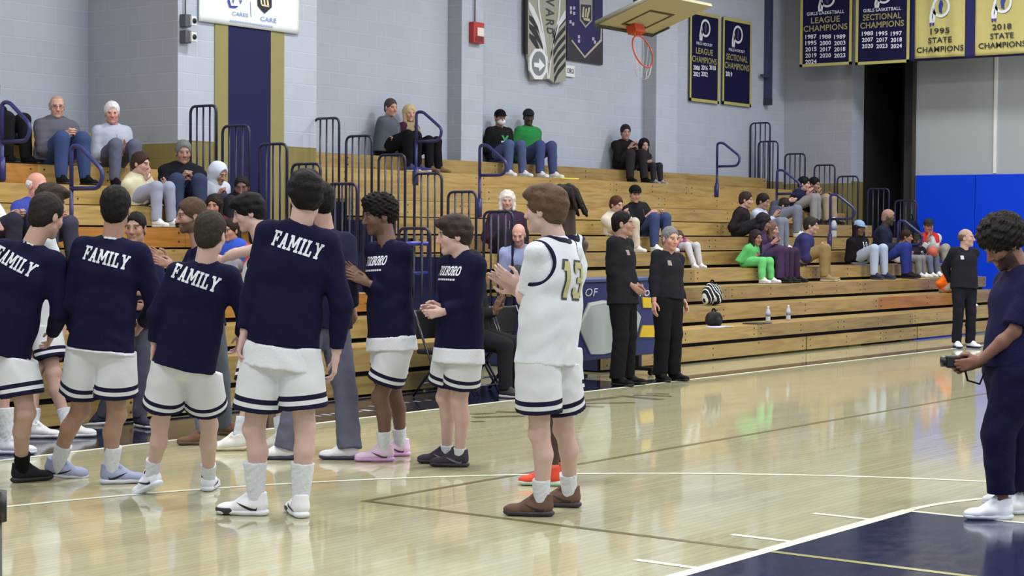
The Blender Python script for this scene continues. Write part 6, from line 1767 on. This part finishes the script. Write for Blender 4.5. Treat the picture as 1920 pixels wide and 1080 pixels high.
# ---- scorers table, chairs and step unit beside the court
ps = Pl('y', 8.42)
xa, xb = ps.p(1040, 600)[0], ps.p(1235, 600)[0]
t = empty('scorers_table', ((xa+xb)/2, 8.42, 0), 'navy scorers table with white panel behind the dark-haired referee', 'table')
B0 = np.array([(xa+xb)/2, 8.42, 0]); hw = (xb-xa)/2
ztop = ps.p(1100, 528)[2]; zlo = ps.p(1100, 676)[2]
mb = MB(); mb.box((-hw, 0.0, zlo), (hw, 0.14, ztop)); mb.build('front_panel', plain(srgb(40, 48, 100), 0.45, name='table_navy'), t, bevel=0.02)
mb = MB(); mb.box((-hw-0.02, -0.02, ztop-0.01), (hw+0.02, 0.40, ztop+0.03)); mb.build('table_top', plain(srgb(70, 84, 136), 0.4, name='table_blue'), t, bevel=0.01)
for sx in (-1, 1):
    mb = MB(); mb.box((sx*(hw-0.35)-0.03, 0.02, 0.06), (sx*(hw-0.35)+0.03, 0.12, zlo+0.01)); mb.box((sx*(hw-0.35)-0.04, -0.16, 0.05), (sx*(hw-0.35)+0.04, 0.30, 0.09))
    mb.build('foot', plain(BLACK, 0.4, name='black_steel'), t)
    for yy in (-0.12, 0.26):
        mb = MB(); mb.tube([(sx*(hw-0.35)-0.02, yy, 0.03), (sx*(hw-0.35)+0.02, yy, 0.03)], 0.03, 10); mb.build('caster', plain(BLACK, 0.5, name='black_rubber'), t)
sign_poly(ps, t, B0, [(1083, 612), (1102, 568), (1128, 563), (1182, 567), (1200, 594), (1186, 650), (1130, 664), (1106, 664)], srgb(176, 186, 186), 0.016, 'white_panel', th=0.015)
sign_poly(ps, t, B0, [(1085, 606), (1102, 568), (1128, 563), (1182, 567), (1182, 572), (1128, 569), (1105, 574), (1088, 607)], srgb(214, 220, 222), 0.019, 'panel_rim')
for q in ([(1202, 557), (1219, 558), (1222, 577), (1204, 577)], [(1203, 610), (1225, 610), (1227, 632), (1197, 632)]): sign_poly(ps, t, B0, q, srgb(212, 180, 40), 0.018, 'yellow_block', th=0.016)
sign_text(ps, t, B0, 'HOME OF', 1079, 549, 15, srgb(206, 212, 224), 84, 0.0, off=0.006, shear=0.2)
sign_text(ps, t, B0, 'Foxboro', 1180, 548, 17, srgb(206, 212, 224), 76, 0.0, off=0.006, shear=0.2)
def chair(px, y, label, group):
    x = onY(px, 640, y)[0]; t = empty('bench_chair', (x, y, 0), label, 'chair', group)
    m1 = plain(srgb(20, 20, 26), 0.45, name='black_vinyl'); m2 = plain(srgb(60, 60, 72), 0.25, 0.7, 'dark_steel')
    mb = MB(); mb.box((-0.22, -0.22, 0.42), (0.22, 0.20, 0.47)); mb.build('seat', m1, t, bevel=0.015)
    mb = MB(); mb.box((-0.22, 0.21, 0.56), (0.22, 0.25, 0.84)); mb.build('backrest', m1, t, bevel=0.015)
    for sx in (-1, 1):
        mb = MB(); mb.tube(round_path([(sx*0.225, -0.22, 0.012), (sx*0.225, 0.05, 0.42), (sx*0.225, 0.23, 0.84)], 0.1), 0.012, 8); mb.build('leg', m2, t)
        mb = MB(); mb.tube([(sx*0.215, 0.24, 0.012), (sx*0.215, -0.12, 0.44)], 0.012, 8); mb.build('leg', m2, t)
    for zz, yy in ((0.10, -0.165), (0.14, 0.13)):
        mb = MB(); mb.tube([(-0.22, yy, zz), (0.22, yy, zz)], 0.009, 6); mb.build('stretcher', plain(srgb(150, 150, 170), 0.2, 0.8, 'bright_steel'), t)
for i, px in enumerate((838, 884, 930, 976)):
    chair(px, 8.32, 'black padded folding chair in the bench row behind the two FOXBORO players', 'black folding bench chairs')
# movable stair unit with a blue rail
p = onZ(786, 716); t = empty('step_unit', (p[0], p[1], 0), 'wooden step unit with a blue tube rail beside the curly-haired player', 'step unit')
mb = MB(); mb.box((-0.5, 0, 0.0), (0.10, 0.22, 0.26)); mb.build('lower_panel', plain(srgb(140, 126, 58), 0.5, name='olive_board'), t)
o = plank('upper_panel', -0.5, 0.10, 0.0, 0.22, 0.262, 0.44, t, 5, True, (-1, 1))
mb = MB(); mb.tube(round_path([(0.10, -0.05, 0.3), (0.10, -0.05, 1.47), (-0.30, -0.05, 1.47), (-0.30, -0.05, 0.3)], 0.05), 0.024, 10); mb.build('rail', plain(srgb(48, 56, 150), 0.3, name='blue_enamel'), t)
for xx, zz in ((0.0, 0.72),): 
    mb = MB(); mb.tube([(0.10, -0.05, 1.16), (-0.30, -0.05, 1.16)], 0.018, 8); mb.build('mid_rail', plain(srgb(48, 56, 150), 0.3, name='blue_enamel'), t)
p = onZ(796, 727); mb = MB(); mb.box((p[0]-0.16, p[1]-0.11, 0.001), (p[0]+0.16, p[1]+0.11, 0.006)); tag(mb.build('paper_sheet', plain(srgb(206, 212, 220), 0.7, name='paper')), 'white paper sheet lying on the floor beside the step unit', 'paper')

# ---- small things lying on the rows
def on_row(px, py, k, back=0.15, sec='R'):
    y = row_y(k)+back; q = onY(px, py, y); return np.array([q[0], y, row_z(k, sec)])
def bag(pos, sx, sy, sz, col, label, name='bag', stripes=None, tilt=0.0):
    t = empty(name, pos, label, 'bag')
    f = Fld(); f.cap((-sx*0.3, 0, sz*0.42), (sx*0.3, 0, sz*0.42), sz*0.42, sz*0.40, n=(0, 1, 0), sq=sy/sz, k=0.05)
    f.cap((-sx*0.15, 0, sz*0.62), (sx*0.15, 0, sz*0.62), sz*0.36, sz*0.34, n=(0, 1, 0), sq=sy/sz, k=0.05)
    f.ell((0, -sy*0.45, sz*0.35), (sx*0.3, sy*0.25, sz*0.26), k=0.03)
    f.cut((0, 0, 0.004), (0, 0, -1)); f.noise = wrinkles(0.006, 20, 3)
    V, F = f.mesh(0.012)
    if stripes:
        v = np.mod((V[:, 0]+0.35*V[:, 2])/sx*stripes, 1.0)
        m = attr_stripe('striped_nylon', 'st', col, [(0.0, 0.34, srgb(214, 216, 220))])
        link('bag_body', np_mesh('bag_body', V, F, attrs={'st': v}), m, t)
    else: link('bag_body', np_mesh('bag_body', V, F), cloth(col, 'nylon', 120, 0.2, 0.5), t)
    mb = MB(); mb.tube(round_path([(-sx*0.2, 0, sz*0.85), (-sx*0.1, 0, sz*1.12), (sx*0.1, 0, sz*1.12), (sx*0.2, 0, sz*0.85)], 0.04), 0.012, 6); mb.build('strap', cloth(BLACK, 'webbing'), t)
    return t
bag(on_row(1335, 572, 1, 0.2), 0.30, 0.20, 0.30, srgb(28, 28, 34), 'black and white striped backpack on the second row right of the grey-haired referee', 'backpack', 5)
bag(on_row(1338, 607, 0, 0.22), 0.24, 0.16, 0.20, srgb(34, 34, 38), 'small black bag on the first row below the striped backpack', 'bag')
q = on_row(1345, 611, 0, 0.06); mb = MB(q)
for i, (a, ox) in enumerate(((0.1, 0), (-0.25, 0.12))):
    c_, s_ = math.cos(a), math.sin(a); mb.obox(q+np.array([ox, 0.03, 0.004+0.004*i]), np.array([c_, s_, 0])*0.15, np.array([-s_, c_, 0])*0.10, np.array([0, 0, 0.0018]))
o = mb.build('paper_sheets', plain(srgb(196, 204, 226), 0.7, name='paper'), None, q); tag(o, 'loose white papers beside the small black bag on the first row', 'papers')
q = on_row(1420, 607, 0, 0.16); t = empty('tablet', q, 'flat dark tablet lying on the first row', 'tablet')
mb = MB(); mb.box((-0.19, -0.12, 0.002), (0.19, 0.12, 0.014)); mb.build('case', plain(srgb(52, 56, 68), 0.4, name='tablet_case'), t, bevel=0.004)
mb = MB(); mb.box((-0.17, -0.10, 0.0142), (0.17, 0.10, 0.0155)); mb.build('screen', plain(srgb(40, 46, 60), 0.1, name='tablet_glass'), t)
def bottle(pos, label, s=1.0):
    t = empty('water_bottle', pos, label, 'bottle')
    prof = [(0.0, 0.0), (0.031, 0.002), (0.033, 0.02), (0.031, 0.07), (0.033, 0.12), (0.028, 0.15), (0.013, 0.178), (0.012, 0.190)]
    mb = MB(); n = 12; V = []; F = []
    for r_, z in prof: V += [(r_*s*math.cos(6.2832*k/n), r_*s*math.sin(6.2832*k/n), z*s+0.002) for k in range(n)]
    for i in range(len(prof)-1): F += [(i*n+k, i*n+(k+1) % n, (i+1)*n+(k+1) % n, (i+1)*n+k) for k in range(n)]
    mb.add(V, F, 0, True); mb.build('bottle_body', plain(srgb(186, 192, 204), 0.15, name='clear_plastic'), t)
    mb = MB(); mb.tube([(0, 0, 0.188*s), (0, 0, 0.208*s)], 0.015*s, 10); mb.build('bottle_cap', plain(srgb(230, 232, 238), 0.4, name='cap_plastic'), t)
    mb = MB(); mb.tube([(0, 0, 0.075*s), (0, 0, 0.115*s)], 0.0335*s, 12); mb.build('bottle_label', plain(srgb(120, 130, 170), 0.5, name='label_print'), t)
bottle(on_row(1440, 606, 0, 0.30), 'water bottle on the first row just right of the tablet')
bottle(on_row(1478, 601, 0, 0.30), 'water bottle on the first row, further right of the tablet')
bottle(on_row(1563, 447, 5, 0.12), 'clear water bottle standing beside the navy hand rail', 1.7)
q = on_row(1062, 331, 9, 0.10); mb = MB(q); mb.box(q+np.array([-0.20, -0.05, 0.001]), q+np.array([0.28, 0.12, 0.02]))
tag(mb.build('yellow_folder', plain(srgb(226, 226, 70), 0.6, name='yellow_card'), None, q), 'bright yellow folder lying on the row below the man in green', 'folder')
bag(on_row(14, 262, 9, 0.30, 'L'), 0.30, 0.22, 0.34, srgb(16, 16, 22), 'black bag standing behind the hand rail at the left picture edge', 'bag')
q = on_row(34, 240, 10, 0.10, 'L'); f = Fld(); f.ell((0, 0, 0.03), (0.12, 0.08, 0.05), k=0.02); f.cut((0, 0, 0.002), (0, 0, -1)); f.noise = wrinkles(0.01, 30, 2)
V, F = f.mesh(0.01); tag(link('crumpled_cloth', np_mesh('crumpled_cloth', V, F), cloth(srgb(206, 210, 220)), None, q), 'crumpled white cloth on the top row beside the elderly man', 'cloth')
bag(on_row(1708, 446, 4, 0.22), 0.46, 0.26, 0.58, srgb(22, 24, 34), 'large black bag behind the man in the red vest', 'bag')
# ball held by the small child, phone-sized camera held by the young man
b = 0.5*(BALLKID['ha'][0]+BALLKID['ha'][1])+unit(np.cross((0, 0, 1.0), BALLKID['lat']))*0.06+np.array([0, 0, -0.01])
bm = bmesh.new(); bmesh.ops.create_uvsphere(bm, u_segments=24, v_segments=16, radius=0.095)
me = bpy.data.meshes.new('ball'); bm.to_mesh(me); bm.free(); me.polygons.foreach_set('use_smooth', [True]*len(me.polygons))
tag(link('ball', me, plain(srgb(186, 92, 70), 0.6, name='ball_rubber'), None, b), 'red-brown ball held in the lap of the small child in a dark shirt', 'ball')
c0 = 0.5*(CAMMAN['ha'][0]+CAMMAN['ha'][1])+vdir(-90)*0.045+np.array([0, 0, 0.02])
t = empty('camera', c0, 'small black camera held in the hands of the bearded young man', 'camera')
ax, ay, az = vdir(-90), vdir(0), np.array([0, 0, 1.0])
mb = MB(); mb.obox((0, 0, 0), ax*0.06, ay*0.032, az*0.035); mb.build('camera_body', plain(srgb(26, 26, 32), 0.45, name='black_plastic'), t, bevel=0.01)
mb = MB(); mb.tube([ax*0.055, ax*0.085], 0.030, 14); mb.build('lens', plain(srgb(18, 18, 24), 0.25, name='lens_barrel'), t)
mb = MB(); mb.tube([ax*-0.03+ay*0.03, ax*-0.05+ay*0.06-az*0.10, ax*-0.12+ay*0.05-az*0.12, ax*-0.15+ay*0.03-az*0.06], 0.006, 6); mb.build('wrist_strap', cloth(BLACK, 'webbing'), t)
# black stand close to the lens at the lower left corner
q = onD(-14, 955, 3.0); t = empty('tripod_stand', (q[0], q[1], 0), 'black tripod stand cut off at the lower left picture corner', 'tripod')
m_tr = plain(srgb(16, 16, 22), 0.4, name='black_tube')
mb = MB(); mb.tube([(0, 0, 0.35), (0, 0, q[2])], 0.016, 10); mb.build('pole', m_tr, t)
mb = MB(); mb.tube([(0, 0, q[2]-0.02), (0, 0, q[2]+0.03)], 0.024, 10); mb.build('head', m_tr, t)
for k in range(3):
    a = 2.1*k+0.6
    mb = MB(); mb.tube([(0, 0, 0.75), (0.34*math.cos(a), 0.34*math.sin(a), 0.012)], 0.012, 8); mb.build('leg', m_tr, t)
